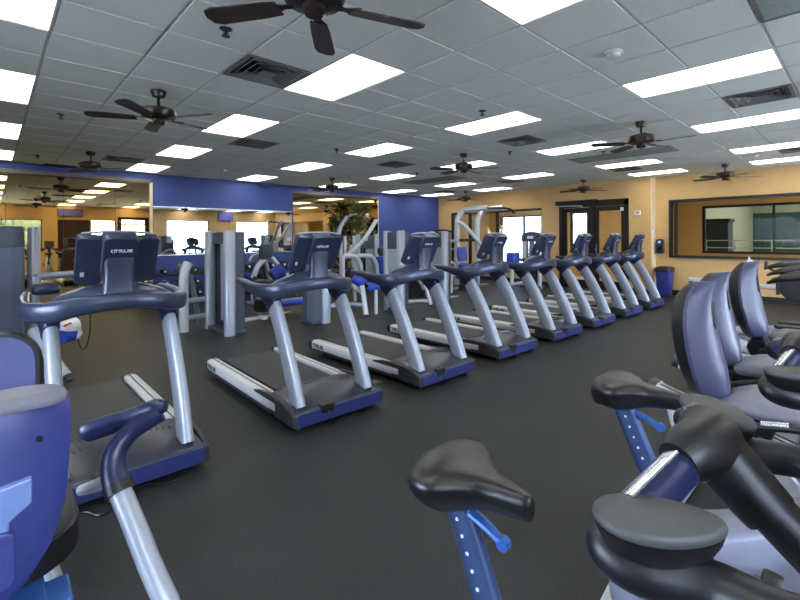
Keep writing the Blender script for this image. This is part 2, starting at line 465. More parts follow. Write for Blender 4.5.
# ---- ceiling fans
def make_fan():
    t = thing('ceiling_fan', 'x', 'ceiling fan')
    MB().lathe([(.001, 0), (.07, 0), (.072, -.02), (.055, -.065), (.02, -.075), (.001, -.075)], 20).build('canopy', 'fan_bronze', t)
    MB().tube([(0, 0, -.06), (0, 0, -.19)], .014, 12).build('downrod', 'fan_bronze', t)
    m = MB().lathe([(.001, -.165), (.05, -.165), (.1, -.18), (.15, -.19), (.162, -.205), (.162, -.262), (.15, -.28), (.09, -.296), (.06, -.3), (.001, -.3)], 28)
    m.build('motor_housing', 'fan_bronze', t)
    MB().lathe([(.001, -.29), (.058, -.29), (.06, -.335), (.045, -.352), (.001, -.352)], 18).build('switch_housing', 'fan_bronze', t)
    for k in range(5):
        Mx = Matrix.Rotation(R(72 * k + 12), 4, 'Z')
        br = MB().loft([[(x, w, z) for w, z in ((-h, -.288), (h, -.288), (h, -.282), (-h, -.282))] for x, h in ((.1, .03), (.17, .018), (.22, .04), (.25, .045))], Mx)
        br.build('blade_bracket', 'fan_bronze', t)
        Mb = Mx @ Matrix.Translation((0, 0, -.29)) @ Matrix.Rotation(R(11), 4, 'X')
        poly = [(.2, -.05), (.3, -.06), (.58, -.068), (.63, -.05), (.645, 0), (.63, .05), (.58, .068), (.3, .06), (.2, .05)]
        MB().prism(poly, 'z', -.004, .004, Mb).build('blade', 'fan_blade', t, bevel=.002)
    return t
FN = [((1.26, 5.12), 'bronze ceiling fan with blades, nearest whole one at upper left'), ((1.28, 9.5), 'bronze ceiling fan close to the left mirror'),
      ((1.24, 2.05), 'bronze ceiling fan cut by the top edge of the photo'), ((6.26, 5.2), 'bronze ceiling fan in front of the centre light panels'),
      ((6.28, 9.57), 'bronze ceiling fan in front of the right bronze mirror'), ((6.27, 2.13), 'bronze ceiling fan at right centre, nearest on that side'),
      ((11.3, 2.15), 'bronze ceiling fan above the wide dark window on the right'), ((11.55, 5.4), 'bronze ceiling fan above the entrance doors'),
      ((11.36, 9.35), 'bronze ceiling fan in the far corner above the pull up frame')]
pf = None
for i, ((x, y), lab) in enumerate(FN):
    if pf is None: pf = make_fan(); pf.location = (x, y, 3.05); pf['label'] = lab; pf['group'] = 'bronze ceiling fans'
    else: dup(pf, (x, y, 3.05), R(40 if i == 2 else 23 * i), lab)

# ---- mirrors
def mirror(x0, x1, z0, z1, m, lab, group):
    tag(MB().bb((x0 + .003, YB - .012, z0), (x1 - .003, YB - .002, z1)).build('wall_mirror', m, smooth=False), lab, 'mirror', group)
for (x0, x1), lab in zip([(-.68, .23), (.23, 1.11), (1.11, 2.02), (2.02, 2.69)], ['tall bronze mirror panel cut by the left edge of the photo', 'tall bronze mirror panel, second from the left edge', 'tall bronze mirror panel reflecting a dark wooden door', 'narrow tall bronze mirror panel next to the blue wall part']):
    mirror(x0, x1, .12, 2.81, 'bronze_mirror', lab, 'left bronze mirror panels')
for (x0, x1), lab in zip([(2.76, 4.53), (4.53, 6.32)], ['wide mid height mirror on the blue wall, left half', 'wide mid height mirror on the blue wall, right half']):
    mirror(x0, x1, 1.14, 2.28, 'silver_mirror', lab, 'mid height mirrors on the blue wall')
for (x0, x1), lab in zip([(6.36, 7.42), (7.42, 8.5), (8.5, 9.54)], ['tall bronze mirror panel right of the blue wall part', 'tall bronze mirror panel, middle one behind the fan', 'tall bronze mirror panel behind the potted palm']):
    mirror(x0, x1, .12, 2.81, 'bronze_mirror', lab, 'right bronze mirror panels')
for k, (x0, x1) in enumerate(((-4, 2.70), (6.35, 9.55))):
    struct(MB().bb((x0, YB - .03, 2.81), (x1, YB, 2.835)), 'trim_%d' % (3 + 2 * k), 'dark_frame', smooth=False)
    struct(MB().bb((x0, YB - .008, 2.835), (x1, YB, 2.915)), 'trim_%d' % (4 + 2 * k), mat('soffit_brown', (112, 102, 92), .6) if k == 0 else 'soffit_brown', smooth=False)
struct(MB().bb((2.69, YB - .03, 0), (2.75, YB, 2.835)), 'trim_7', 'cream_paint', smooth=False)
struct(MB().bb((9.54, YB - .02, 0), (9.57, YB, 2.835)), 'trim_8', 'cream_paint', smooth=False)
struct(MB().bb((2.76, YB - .014, 2.28), (6.32, YB, 2.295)), 'trim_9', 'chrome', smooth=False)
struct(MB().bb((2.76, YB - .014, 1.122), (6.32, YB, 1.138)), 'trim_10', 'chrome', smooth=False)

# ---- windows and doors
def rectframe(mb, axis, p0, p1, lo, hi, z0, z1, w):
    def put(a, b, c, d):
        if axis == 'y': mb.bb((p0, a, c), (p1, b, d))
        else: mb.bb((a, p0, c), (b, p1, d))
    put(lo, lo + w, z0, z1); put(hi - w, hi, z0, z1); put(lo + w, hi - w, z1 - w, z1)
    if w < z0 or z0 > .2: put(lo + w, hi - w, z0, z0 + w)
    elif z0 >= 0: put(lo + w, hi - w, z0, z0 + w)
def window(name, axis, p, th, lo, hi, z0, z1, w, mulls, gl='clear_glass', transom=None):
    o = bpy.data.objects.new(name, None); COL.objects.link(o); o['kind'] = 'structure'
    m = MB(); rectframe(m, axis, p - .02, p + th + .02, lo, hi, z0, z1, w); m.build('window_frame', 'dark_frame', o, smooth=False)
    def put(mm, a, b, c, d, q0, q1):
        if axis == 'y': mm.bb((q0, a, c), (q1, b, d))
        else: mm.bb((a, q0, c), (b, q1, d))
    edges = [lo + w] + list(mulls) + [hi - w]
    for q in mulls:
        mm = MB(); put(mm, q - w * .4, q + w * .4, z0 + w, z1 - w, p, p + th); mm.build('mullion', 'dark_frame', o, smooth=False)
    for a, b in zip(edges[:-1], edges[1:]):
        mm = MB(); put(mm, a + .002, b - .002, z0 + w, z1 - w, p + th / 2 - .004, p + th / 2 + .004); mm.build('pane', gl, o, smooth=False)
    return o
window('window_1', 'y', 12.58, .12, 7.2, 11.05, .35, 2.43, .07, [9.0, 10.2])
window('window_2', 'y', 12.56, .12, -1.2, 3.6, .96, 2.44, .06, [3.46], 'grey_glass')
window('window_3', 'x', -2.13, .1, -1.2, 1.67, 1.0, 2.41, .04, [.73])
window('window_4', 'x', -2.13, .1, 3.42, 4.38, .8, 2.42, .03, [])
window('window_5', 'x', -2.13, .1, 6.6, 8.7, .7, 2.5, .05, [7.72])
window('window_6', 'x', -2.13, .1, 10.2, 12.2, .7, 2.5, .05, [11.3])
window('window_added', 'y', -4.13, .1, .5, 4.5, .8, 2.5, .05, [2.5])  # window added out of view to brighten the ceiling at left
window('window_7', 'y', 16.04, .1, -2, 3.65, .97, 2.44, .07, [1.9], 'grey_glass')
window('window_8', 'y', 16.04, .1, 7.23, 8.02, 1.0, 2.44, .05, [], 'tinted_glass')
window('window_9', 'y', 16.04, .1, 9.08, 11.25, .12, 2.4, .05, [10.1], 'tinted_glass')

def door_leaf(name, lo, hi, p, z1, hs, parent=None):
    o = bpy.data.objects.new(name, None); COL.objects.link(o); o['kind'] = 'structure'
    m = MB(); st = .1
    m.bb((p, lo, .01), (p + .05, lo + st, z1)); m.bb((p, hi - st, .01), (p + .05, hi, z1))
    m.bb((p, lo + st, .01), (p + .05, hi - st, .26)); m.bb((p, lo + st, z1 - .12), (p + .05, hi - st, z1))
    m.build('door_frame', 'dark_frame', o, smooth=False)
    MB().bb((p + .02, lo + st, .26), (p + .028, hi - st, z1 - .12)).build('door_glass', 'clear_glass', o, smooth=False)
    y = lo + .05 if hs < 0 else hi - .05
    MB().tube([(p, y, .85), (p - .05, y, .88), (p - .05, y, 1.27), (p, y, 1.3)], .012, 10).build('door_handle', 'chrome', o)
    return o
o = bpy.data.objects.new('door_1', None); COL.objects.link(o); o['kind'] = 'structure'
m = MB(); m.bb((12.27, 4.5, 0), (12.45, 4.6, 2.54)); m.bb((12.27, 6.4, 0), (12.45, 6.5, 2.54)); m.bb((12.27, 4.5, 2.36), (12.45, 6.5, 2.54)); m.bb((12.3, 5.44, 0), (12.42, 5.56, 2.4))
m.build('door_frame', 'dark_frame', o, smooth=False)
door_leaf('door_2', 4.61, 5.43, 12.33, 2.35, 1)
door_leaf('door_3', 5.57, 6.39, 12.33, 2.35, -1)
t = thing('door_closer', 'black door operator box with a pale arm above the left entrance door', 'door closer', (12.22, 5.95, 2.42))
MB().bb((-.05, -.62, .02), (.05, .62, .14)).build('housing', 'dark_frame', t, bevel=.006)
MB().tube([(-.03, .5, -.01), (-.05, -.1, -.02), (.02, -.2, -.03)], .014, 8).build('arm', 'silver_light', t)
# wooden door, glazed exit behind the camera (seen in the mirrors)
o = bpy.data.objects.new('door_4', None); COL.objects.link(o); o['kind'] = 'structure'
m = MB().bb((2.2, -2.14, 0), (3.4, -2.08, 2.42))
for x0 in (2.28, 2.83):
    for z0, z1 in ((.15, 1.0), (1.1, 2.3)): m.bb((x0, -2.09, z0), (x0 + .48, -2.065, z1))
m.build('door_panel', 'dark_wood', o, bevel=.008)
MB().tube([(3.28, -2.06, 1.02), (3.28, -2.01, 1.02), (3.16, -2.01, 1.02)], .012, 8).build('door_handle', 'chrome', o)
o = bpy.data.objects.new('door_5', None); COL.objects.link(o); o['kind'] = 'structure'
m = MB(); m.bb((4.47, -2.13, 0), (4.55, -2, 2.6)); m.bb((5.72, -2.13, 0), (5.8, -2, 2.6)); m.bb((4.47, -2.13, 2.45), (5.8, -2, 2.6)); m.bb((4.55, -2.1, .01), (4.65, -2.05, 2.45)); m.bb((5.62, -2.1, .01), (5.72, -2.05, 2.45)); m.bb((4.65, -2.1, .01), (5.62, -2.05, .25)); m.bb((4.65, -2.1, 2.2), (5.62, -2.05, 2.28))
m.build('door_frame', 'dark_frame', o, smooth=False)
MB().bb((4.65, -2.08, .25), (5.62, -2.072, 2.45)).build('door_glass', 'clear_glass', o, smooth=False)

# ---- small things on the walls
def tv(x0, x1, z0, z1, lab):
    w, h = x1 - x0, z1 - z0
    t = thing('wall_television', lab, 'television', ((x0 + x1) / 2, -1.93, z0), 0, 'televisions reflected in the mirrors')
    MB().bb((-w / 2, -.03, 0), (w / 2, .03, h)).build('case', 'black', t, bevel=.008)
    MB().bb((-w / 2 + .025, .03, .03), (w / 2 - .025, .034, h - .025)).build('screen', 'tv_screen', t, smooth=False)
    MB().bb((-.1, -.07, h * .3), (.1, -.03, h * .7)).build('bracket', 'black', t, smooth=False)
tv(9.2, 10.0, 2.5, 2.98, 'dark television on the window wall, reflected between two bright windows')
tv(2.2, 3.1, 2.56, 2.9, 'television above the dark wooden door, reflected in the bronze mirror')
t = thing('thermostat', 'white thermostat box on the tan wall right of the entrance doors', 'thermostat', (12.294, 4.27, 2.07))
MB().bb((-.025, -.08, 0), (.01, .08, .12)).build('cover', 'white_plastic', t, bevel=.01)
MB().bb((-.028, -.04, .05), (-.024, .04, .09)).build('display', 'grey_panel', t, smooth=False)
t = thing('card_reader', 'small white card reader on the tan wall, low beside the doors', 'card reader', (12.294, 4.36, 1.2))
MB().bb((-.02, -.08, 0), (.01, .08, .12)).build('cover', 'white_plastic', t, bevel=.008)
MB().bb((-.024, -.045, .035), (-.019, .045, .085)).build('display', 'black', t, smooth=False)
t = thing('strobe_alarm', 'white strobe alarm on the pale wall corner beside the treadmills', 'alarm', (12.42, 3.934, 1.58))
MB().bb((-.06, -.03, 0), (.06, .0, .1)).build('base', 'white_plastic', t, bevel=.006)
MB().bb((-.04, -.07, .02), (.04, -.03, .08)).build('lens', 'silver_light', t, bevel=.015)
t = thing('towel_dispenser', 'dark grey rounded wall dispenser left of the wide dark window', 'dispenser', (12.59, 3.8, 1.06))
MB().prism(roundrect(.17, .38, .06, 5, 0, .19), 'x', -.13, .005).build('case', 'navy_plastic', t, bevel=.012)
MB().prism(roundrect(.11, .1, .03, 4, 0, .13), 'x', -.136, -.12).build('window', 'black_gloss', t)
MB().bb((-.135, -.03, .27), (-.128, .03, .33)).build('label_plate', 'white_plastic', t, smooth=False)
t = thing('exit_lamp', 'small square white lamp at the corner of the entrance door frame', 'lamp', (12.26, 4.66, 2.2))
MB().bb((-.02, -.04, 0), (.01, .04, .1)).build('case', 'white_plastic', t, bevel=.006)
t = thing('waste_bin', 'tall blue waste bin with dark lid in the corner behind the last treadmill', 'bin', (12.25, 3.62, 0))
MB().loft([[(x * s, y * s, z) for x, y in roundrect(.4, .34, .05, 3)] for s, z in ((.78, .01), (.8, 0.02), (1, .62), (1, .64))]).build('bin_body', 'bin_blue', t)
MB().loft([[(x * s, y * s, z) for x, y in roundrect(.42, .36, .06, 3)] for s, z in ((1.04, .62), (1.06, .66), (.98, .72), (.7, .74))]).build('lid', 'black', t)

# ---- outdoors
tag(struct(MB().bb((-40, -60, -.35), (60, 60, -.2)), 'ground', 'pale_ground', smooth=False), None, None)
def hedge(name, lab, x0, x1, y0, y1, h, seed, group=None):
    rnd = random.Random(seed); m = MB(); n = int(max(abs(x1 - x0), abs(y1 - y0)) * 1.2) + 2
    for k in range(n):
        f = k / (n - 1)
        for z in (.25, .6, .9):
            m.ball((x0 + (x1 - x0) * f + rnd.uniform(-.4, .4), y0 + (y1 - y0) * f + rnd.uniform(-.4, .4), h * z - .3), rnd.uniform(.75, 1.05), 9, (1, 1, rnd.uniform(.8, 1.1)))
    o = m.build(name, 'hedge_leaf', None)
    d = o.modifiers.new('d', 'DISPLACE'); tx = bpy.data.textures.new('hedge_noise', 'CLOUDS'); tx.noise_scale = .35; d.texture = tx; d.strength = .35
    tag(o, lab, 'hedge', group)
hedge('hedge', 'green trees outdoors, reflected through the left bronze mirror', -5, 2.6, -9, -9, 3.2, 5)
# added closed hall shutting out the bright sky beyond the wide dark window
struct(MB().bb((16.2, -9, -.15), (31, 4.42, -.05)), 'floor_added_hall', 'added_hall_grey', smooth=False)
struct(MB().bb((16.2, -9, 4.4), (31, 4.42, 4.5)), 'ceiling_added_hall', 'white_paint', smooth=False)
m = MB(); m.bb((30, -9, -.15), (30.2, 4.42, 4.5)); m.bb((16.2, -9.2, -.15), (30.2, -9, 4.5)); m.bb((16.2, 4.42, -.15), (30.2, 4.6, 4.5)); m.bb((16.0, -9, 3.2), (16.2, 4.42, 4.5)); m.bb((16.0, -9, -.15), (16.2, -2.15, 4.5))
struct(m, 'wall_added_hall', 'added_hall_grey', smooth=False)  # far wall stands in for the grey sky
zt = at(770, 213, X=29.9).z
y1 = at(752, 230, X=29.9).y
tag(MB().bb((29.8, -9, -.05), (29.98, y1, zt)).build('tree_screen', 'teal_panel', None), 'dark teal screen standing for trees, behind the wide dark window', 'screen')  # added screen in place of the trees beyond the window
struct(MB().bb((19, -8, -.05), (28, 3, -.04)), 'trim_11', 'pool_water', smooth=False)
p0, p1 = at(703, 222, X=18.6), at(728, 222, X=18.6)
w = abs(p0.y - p1.y) / 2
t = thing('building_block', 'dark blue block standing for a far building, left in the wide dark window', 'building', (19.0, (p0.y + p1.y) / 2, -.04))  # block in place of the dark building, set inside the added hall
MB().bb((-.4, -w, 0), (.4, w, p0.z + .04)).build('body', 'far_building', t, smooth=False)
for k in range(4): MB().bb((-.42, -w + .04 + k * w / 2, .1), (-.4, -w + (k + 1) * w / 2 - .04, p0.z - .2)).build('door', 'far_building', t, smooth=False)
MB().bb((-.45, -w - .05, p0.z + .04), (.45, w + .05, p0.z + .14)).build('top', 'charcoal', t, smooth=False)
t = thing('guard_rail', 'thin pale metal guard rail behind the wide dark window', 'railing', (17.6, 2.5, -.05))
ys = [at(q, 245, X=17.6).y - 2.5 for q in (706, 735, 772, 810)]
for y in ys: MB().tube([(0, y, 0), (0, y, 1.43)], .022, 8).build('post', 'white_plastic', t)
for z in (1.16, 1.4): MB().tube([(0, ys[0], z), (0, ys[-1], z)], .015, 8).build('rail', 'white_plastic', t)
for i, y in enumerate((-4, 1)):
    t = thing('added_hall_lamp', 'long unseen added lamp lighting the hall, %s the middle' % ('nearer to', 'left of')[i], 'light', (23, y, 4.39))  # lamps added out of view to set the tone of the hall
    MB().bb((-5.1, -1.6, -.002), (5.1, 1.6, .01)).build('frame', 'fixture_white', t, smooth=False)
    MB().bb((-5, -1.5, -.01), (5, 1.5, -.003)).build('diffuser', 'light_diffuser', t, smooth=False)
tag(MB().tube([(17.5, 7.75, -.2), (17.5, 7.75, 3.2)], .22, 20).build('porch_column', 'stucco', None), 'tan round porch column outdoors seen through the left entrance door', 'column')
# ================================================================== TREADMILLS
def make_treadmill():
    t = thing('treadmill', 'x', 'treadmill')
    # motor hood
    def ring(y, w, zt, r, z0=.045):
        return [(-w / 2, y, z0), (-w / 2, y, zt - r), (-w / 2 + r * .3, y, zt - r * .3), (-w / 2 + r, y, zt), (-w * .2, y, zt + .006), (0, y, zt + .009), (w * .2, y, zt + .006), (w / 2 - r, y, zt), (w / 2 - r * .3, y, zt - r * .3), (w / 2, y, zt - r), (w / 2, y, z0)]
    MB().loft([ring(-.0, .8, .135, .012), ring(.008, .825, .15, .012), ring(.03, .83, .158, .014), ring(.14, .83, .182, .03), ring(.3, .82, .205, .04), ring(.44, .8, .212, .045), ring(.53, .76, .2, .045), ring(.565, .72, .168, .02)]).build('motor_hood', 'hood_navy', t, angle=50)
    for sx in (-1, 1):
        m = MB()
        for k in range(5):
            x = sx * (.14 + .035 * k)
            m.tube([(x, .36 - .01 * k, .213), (x + sx * .012, .47, .214 - .002 * k), (x + sx * .02, .53, .2)], (.006, .004), 6)
        m.build('vent_ribs', 'charcoal', t)
    MB().prism(roundrect(.8, .1, .012, 3, 0, .097), 'y', -.006, .012).build('daylit_front', 'front_daylight_blue', t, bevel=.003)  # blue window light on the hood front, painted as a face of its own
    MB().bb((-.2, -.014, .11), (-.08, .05, .178)).build('socket_recess', 'black', t, bevel=.008)
    m = MB(); m.tube([(-.14, -.004, .13), (-.14, -.03, .1), (-.13, -.035, .04), (-.1, -.02, .012), (.05, .05, .008), (.2, -.03, .008), (.28, .06, .008), (.22, .2, .008)], .005, 6, 5)
    m.build('power_cord', 'black', t)
    for sx in (-1, 1):
        poly = [(.004, .05), (.004, .14), (.05, .165), (.2, .2), (.42, .212), (.6, .2), (.78, .172), (.62, .13), (.42, .085), (.3, .05)]
        MB().prism(poly, 'x', sx * .405, sx * .438).build('side_cover', 'charcoal', t, bevel=.008)
        # deck rail: light aluminium profile
        pr = [(sx * x, z) for x, z in ((.325, .08), (.325, .166), (.332, .182), (.36, .186), (.364, .181), (.378, .181), (.382, .186), (.412, .183), (.432, .174), (.44, .158), (.438, .1), (.43, .075), (.41, .065), (.36, .06))]
        ra = MB().loft([[(x, y, z) for x, z in pr] for y in (.32, 2.03)]).build('side_rail', 'rail_alu', t, angle=30)
        MB().bb((sx * .368, .5, .178), (sx * .376, 2.0, .1835)).build('rail_groove', 'black', ra, smooth=False)
        MB().bb((sx * .4, .4, .058), (sx * .441, 1.98, .088)).build('rail_skirt', 'charcoal', ra, bevel=.004)
        Mx = frame((sx * .4405, 1.86, .125), (0, sx, 0), (sx, 0, -.03))
        text('lettering', 'TRUE', .07, 'dark_decal', ra, Mx @ Matrix.Scale(1.5, 4, (1, 0, 0)), .001, .002)
        pr2 = [(x + (.003 if sx * x > .35 else -.003) * sx, z + (.003 if z > .1 else -.003)) for x, z in pr]
        MB().loft([[(x, 2.01, z) for x, z in pr2], [(x, 2.06, z) for x, z in pr2], [(.38 * sx + (x - .38 * sx) * .8, 2.09, .125 + (z - .125) * .75) for x, z in pr2]]).build('end_cap', 'black', t, angle=30)
        MB().tube([(sx * .328, .13, .15), (sx * .332, .25, .43), (sx * .335, .42, .75), (sx * .335, .6, 1.02)], [(.043, .094), (.042, .094), (.041, .092), (.04, .09)], 16, 5, (0, 1, 0), .8).build('upright', 'silver', t, angle=60)
        MB().tube([(sx * .338, .53, .93), (sx * .338, .57, .98), (sx * .338, .6, 1.03), (sx * .335, .62, 1.09)], [(.046, .097), (.053, .108), (.062, .125), (.06, .12)], 16, 4, (0, 1, 0), .8).build('collar', 'navy_plastic', t, angle=60)
        for y in (.08, 1.85): MB().lathe([(.001, 0), (.022, 0), (.022, .02), (.01, .025), (.01, .07), (.001, .07)], 10, None, (sx * .36, y, 0)).build('foot', 'black', t)
    MB().bb((-.325, .3, .07), (.325, 2.0, .135)).build('deck', 'charcoal', t, bevel=.006)
    m = MB(); c = [(.5, .137), (.5, .166)] + [(1.98 + .032 * math.sin(R(a)), .134 + .032 * math.cos(R(a))) for a in range(0, 181, 30)]
    m.prism(c, 'x', -.285, .285); m.build('running_belt', 'belt_rubber', t)
    # hand rail, tray, neck, console
    hp = [(-.425, 1.12, 1.125), (-.45, .88, 1.108), (-.452, .7, 1.078), (-.425, .55, 1.066), (-.33, .42, 1.075), (-.18, .355, 1.105), (0, .335, 1.118), (.18, .355, 1.105), (.33, .42, 1.075), (.425, .55, 1.066), (.452, .7, 1.078), (.45, .88, 1.108), (.425, 1.12, 1.125)]
    rr = [(.026, .024), (.032, .036), (.034, .052), (.036, .062), (.036, .062), (.034, .056), (.034, .053), (.034, .056), (.036, .062), (.036, .062), (.034, .052), (.032, .036), (.026, .024)]
    MB().tube(hp, rr, 14, 4, (0, 0, 1), .65).build('handrail', 'bar_slate', t, angle=60)
    for x in (-.075, .075): 
        MB().disc((x, .322 if abs(x) < .1 else .34, 1.11), .009, .02, 'y', 10).build('bolt', 'black', t)
    rings = []
    for i in range(-8, 9):
        x = i * .0475; u = 1 - (i / 8) ** 2; h = .02 + .135 * u ** .8
        y0 = .34 + .12 * (i / 8) ** 2; y1 = .59 + .06 * u
        rings.append([(x, y0, 1.07), (x, y0 + .01, 1.08 + h * .55), (x, y0 + .05, 1.08 + h * .92), (x, y0 + .11, 1.08 + h), (x, y1 - .04, 1.08 + h * .8), (x, y1, 1.085 + h * .4), (x, y1, 1.07)])
    MB().loft(rings).build('console_tray', 'bar_slate', t, angle=50)
    MB().loft([[(x, y, z) for x, y in roundrect(w, d, .03, 3, 0, cy)] for z, w, d, cy in ((1.1, .2, .12, .38), (1.17, .185, .1, .38), (1.26, .165, .08, .375), (1.34, .17, .07, .36), (1.4, .18, .06, .35))]).build('console_neck', 'slate_plastic', t, angle=60)
    tilt = Matrix.Translation((0, .38, 1.44)) @ Matrix.Rotation(R(28), 4, 'X')
    def slab(w, h, d, cx, cz, cy, r, name, m, bev, yaw=0, tp=.9):
        Q = tilt @ Matrix.Translation((cx, cy, cz)) @ Matrix.Rotation(R(yaw), 4, 'Z')
        return MB().loft([[(x * s, y, z * s2) for x, z in roundrect(w, h, r, 4)] for y, s, s2 in ((-d / 2, tp, .95), (-d / 2 + .02, .985, .99), (-d / 2 + .035, 1, 1), (d / 2 - .01, 1, 1), (d / 2, .97, .97))], Q).build(name, m, t, angle=45)
    con = slab(.2, .29, .1, 0, -.01, -.02, .03, 'console', 'slate_plastic', .01, 0, .93)
    slab(.145, .35, .06, -.156, -.06, .0, .025, 'display_wing', 'slate_plastic', .01, -7)
    slab(.145, .35, .06, .156, -.06, .0, .025, 'display_wing', 'slate_plastic', .01, 7)
    Mx = tilt @ frame((.012, -.0715, .04), (1, 0, 0), (0, -1, 0))
    text('logo_lettering', 'TRUE', .028, 'pale_decal', con, Mx @ Matrix.Scale(1.5, 4, (1, 0, 0)), .001, .0008)
    mk = MB()
    for s in (-1, 1):
        mk.tube([(-.056 + s * .004, .01, 0), (-.056 + s * .01, 0, 0), (-.056 + s * .004, -.01, 0)], .0025, 5)
    mk.v = [Mx @ v for v in mk.v]; mk.build('logo_mark', 'pale_decal', con)
    MB().bb((-.09, .032, -.08), (.09, .037, .11), tilt).build('screen', 'screen', con, smooth=False)
    MB().tube([tilt @ Vector((-.2, .03, .115)), tilt @ Vector((-.08, .02, .135)), tilt @ Vector((.08, .02, .135)), tilt @ Vector((.2, .03, .115))], .008, 8).build('reading_rack', 'silver', t)
    m = MB()
    for x in (-.05, .05): m.tube([tilt @ Vector((x, -.055, -.1)), tilt @ Vector((x, -.06, -.075))], .008, 8)
    m.build('hinge', 'black', con)
    MB().bb((-.2, -.04, -.16), (-.18, -.03, -.13), tilt).build('side_port', 'silver_light', con, smooth=False)
    return t
TX = [.61, 2.1, 3.45, 4.82, 6.15, 7.42, 8.75, 10.05]
TL = ['nearest treadmill at the left, seen straight from the front beyond the blue stepper', 'second treadmill from the left, standing whole in the open floor', 'third treadmill from the left, in the row facing the window side',
      'fourth treadmill from the left in the row', 'fifth treadmill from the left, just before the entrance doors', 'sixth treadmill from the left, in front of the entrance doors', 'seventh treadmill from the left, last but one of the row', 'last treadmill of the row, beside the blue waste bin']
TM = make_treadmill(); TM['group'] = 'row of treadmills'
for i, (x, lab) in enumerate(zip(TX, TL)):
    if i == 0: TM.location = (x, 3.07, 0); TM['label'] = lab
    else: dup(TM, (x, 3.07 + (.0 if i < 3 else .03), 0), R(-1.5) if i == 1 else 0, lab)
# floor outlets between the treadmills
t0 = None
for i, (x, y, lab) in enumerate([(2.82, 3.62, 'flat floor outlet plate between the second and third treadmill'), (4.22, 3.7, 'flat floor outlet plate between the third and fourth treadmill'), (5.48, 3.66, 'flat floor outlet plate between the fourth and fifth treadmill')]):
    if t0 is None:
        t0 = thing('floor_outlet', lab, 'outlet', (x, y, 0), .1, 'floor outlet plates')
        MB().bb((-.12, -.07, 0), (.12, .07, .012)).build('plate', 'outlet_brass', t0, bevel=.004)
        MB().bb((-.05, -.03, .01), (.02, .03, .05)).build('plug', 'black', t0, bevel=.006)
        MB().tube([(.0, 0, .04), (-.08, .05, .05), (-.18, .0, .01), (-.25, -.16, .008), (-.1, -.2, .008)], .005, 6, 5).build('cord', 'black', t0)
    else: dup(t0, (x, y, 0), .1, lab)

# ================================================================== SADDLE BIKES
def saddle_mesh():
    """wide padded bicycle saddle, nose towards -y"""
    rings = []
    def prof(y):
        if y > .03: w = .131 * max(0.0, 1 - ((y - .03) / .105) ** 2.4) ** .5
        elif y > -.07: w = .131 - .089 * (lambda f: f * f * (3 - 2 * f))((.03 - y) / .1)
        elif y > -.14: w = .042 - .018 * (-.07 - y) / .07
        else: w = .024 * max(0.0, 1 - ((-.14 - y) / .034) ** 2) ** .5
        return max(w, .004)
    for y in (.1345, .131, .124, .112, .09, .06, .03, .005, -.02, -.045, -.07, -.095, -.12, -.14, -.157, -.168, -.1735):
        w = prof(y); f = min(1, w / .131)
        hi = .012 + .03 * f ** .5 if w > .006 else .004
        lo = (.018 + .066 * f ** .7) * (1 if w > .01 else .35)
        zc = .012 * f - (.002 if y < -.12 else 0) * ((-.12 - y) / .05) + (-.012 if y > .11 else 0)
        r = []
        for k in range(24):
            a = 2 * math.pi * k / 24
            x, q = math.cos(a), math.sin(a)
            if q >= 0: zz = zc + hi * q ** .9
            else: zz = zc - lo * abs(q) ** .75
            r.append((math.copysign(abs(x) ** .85, x) * w * (1 if q >= 0 else 1 - .28 * abs(q)), y, zz))
        rings.append(r)
    m = MB().loft(rings); return m
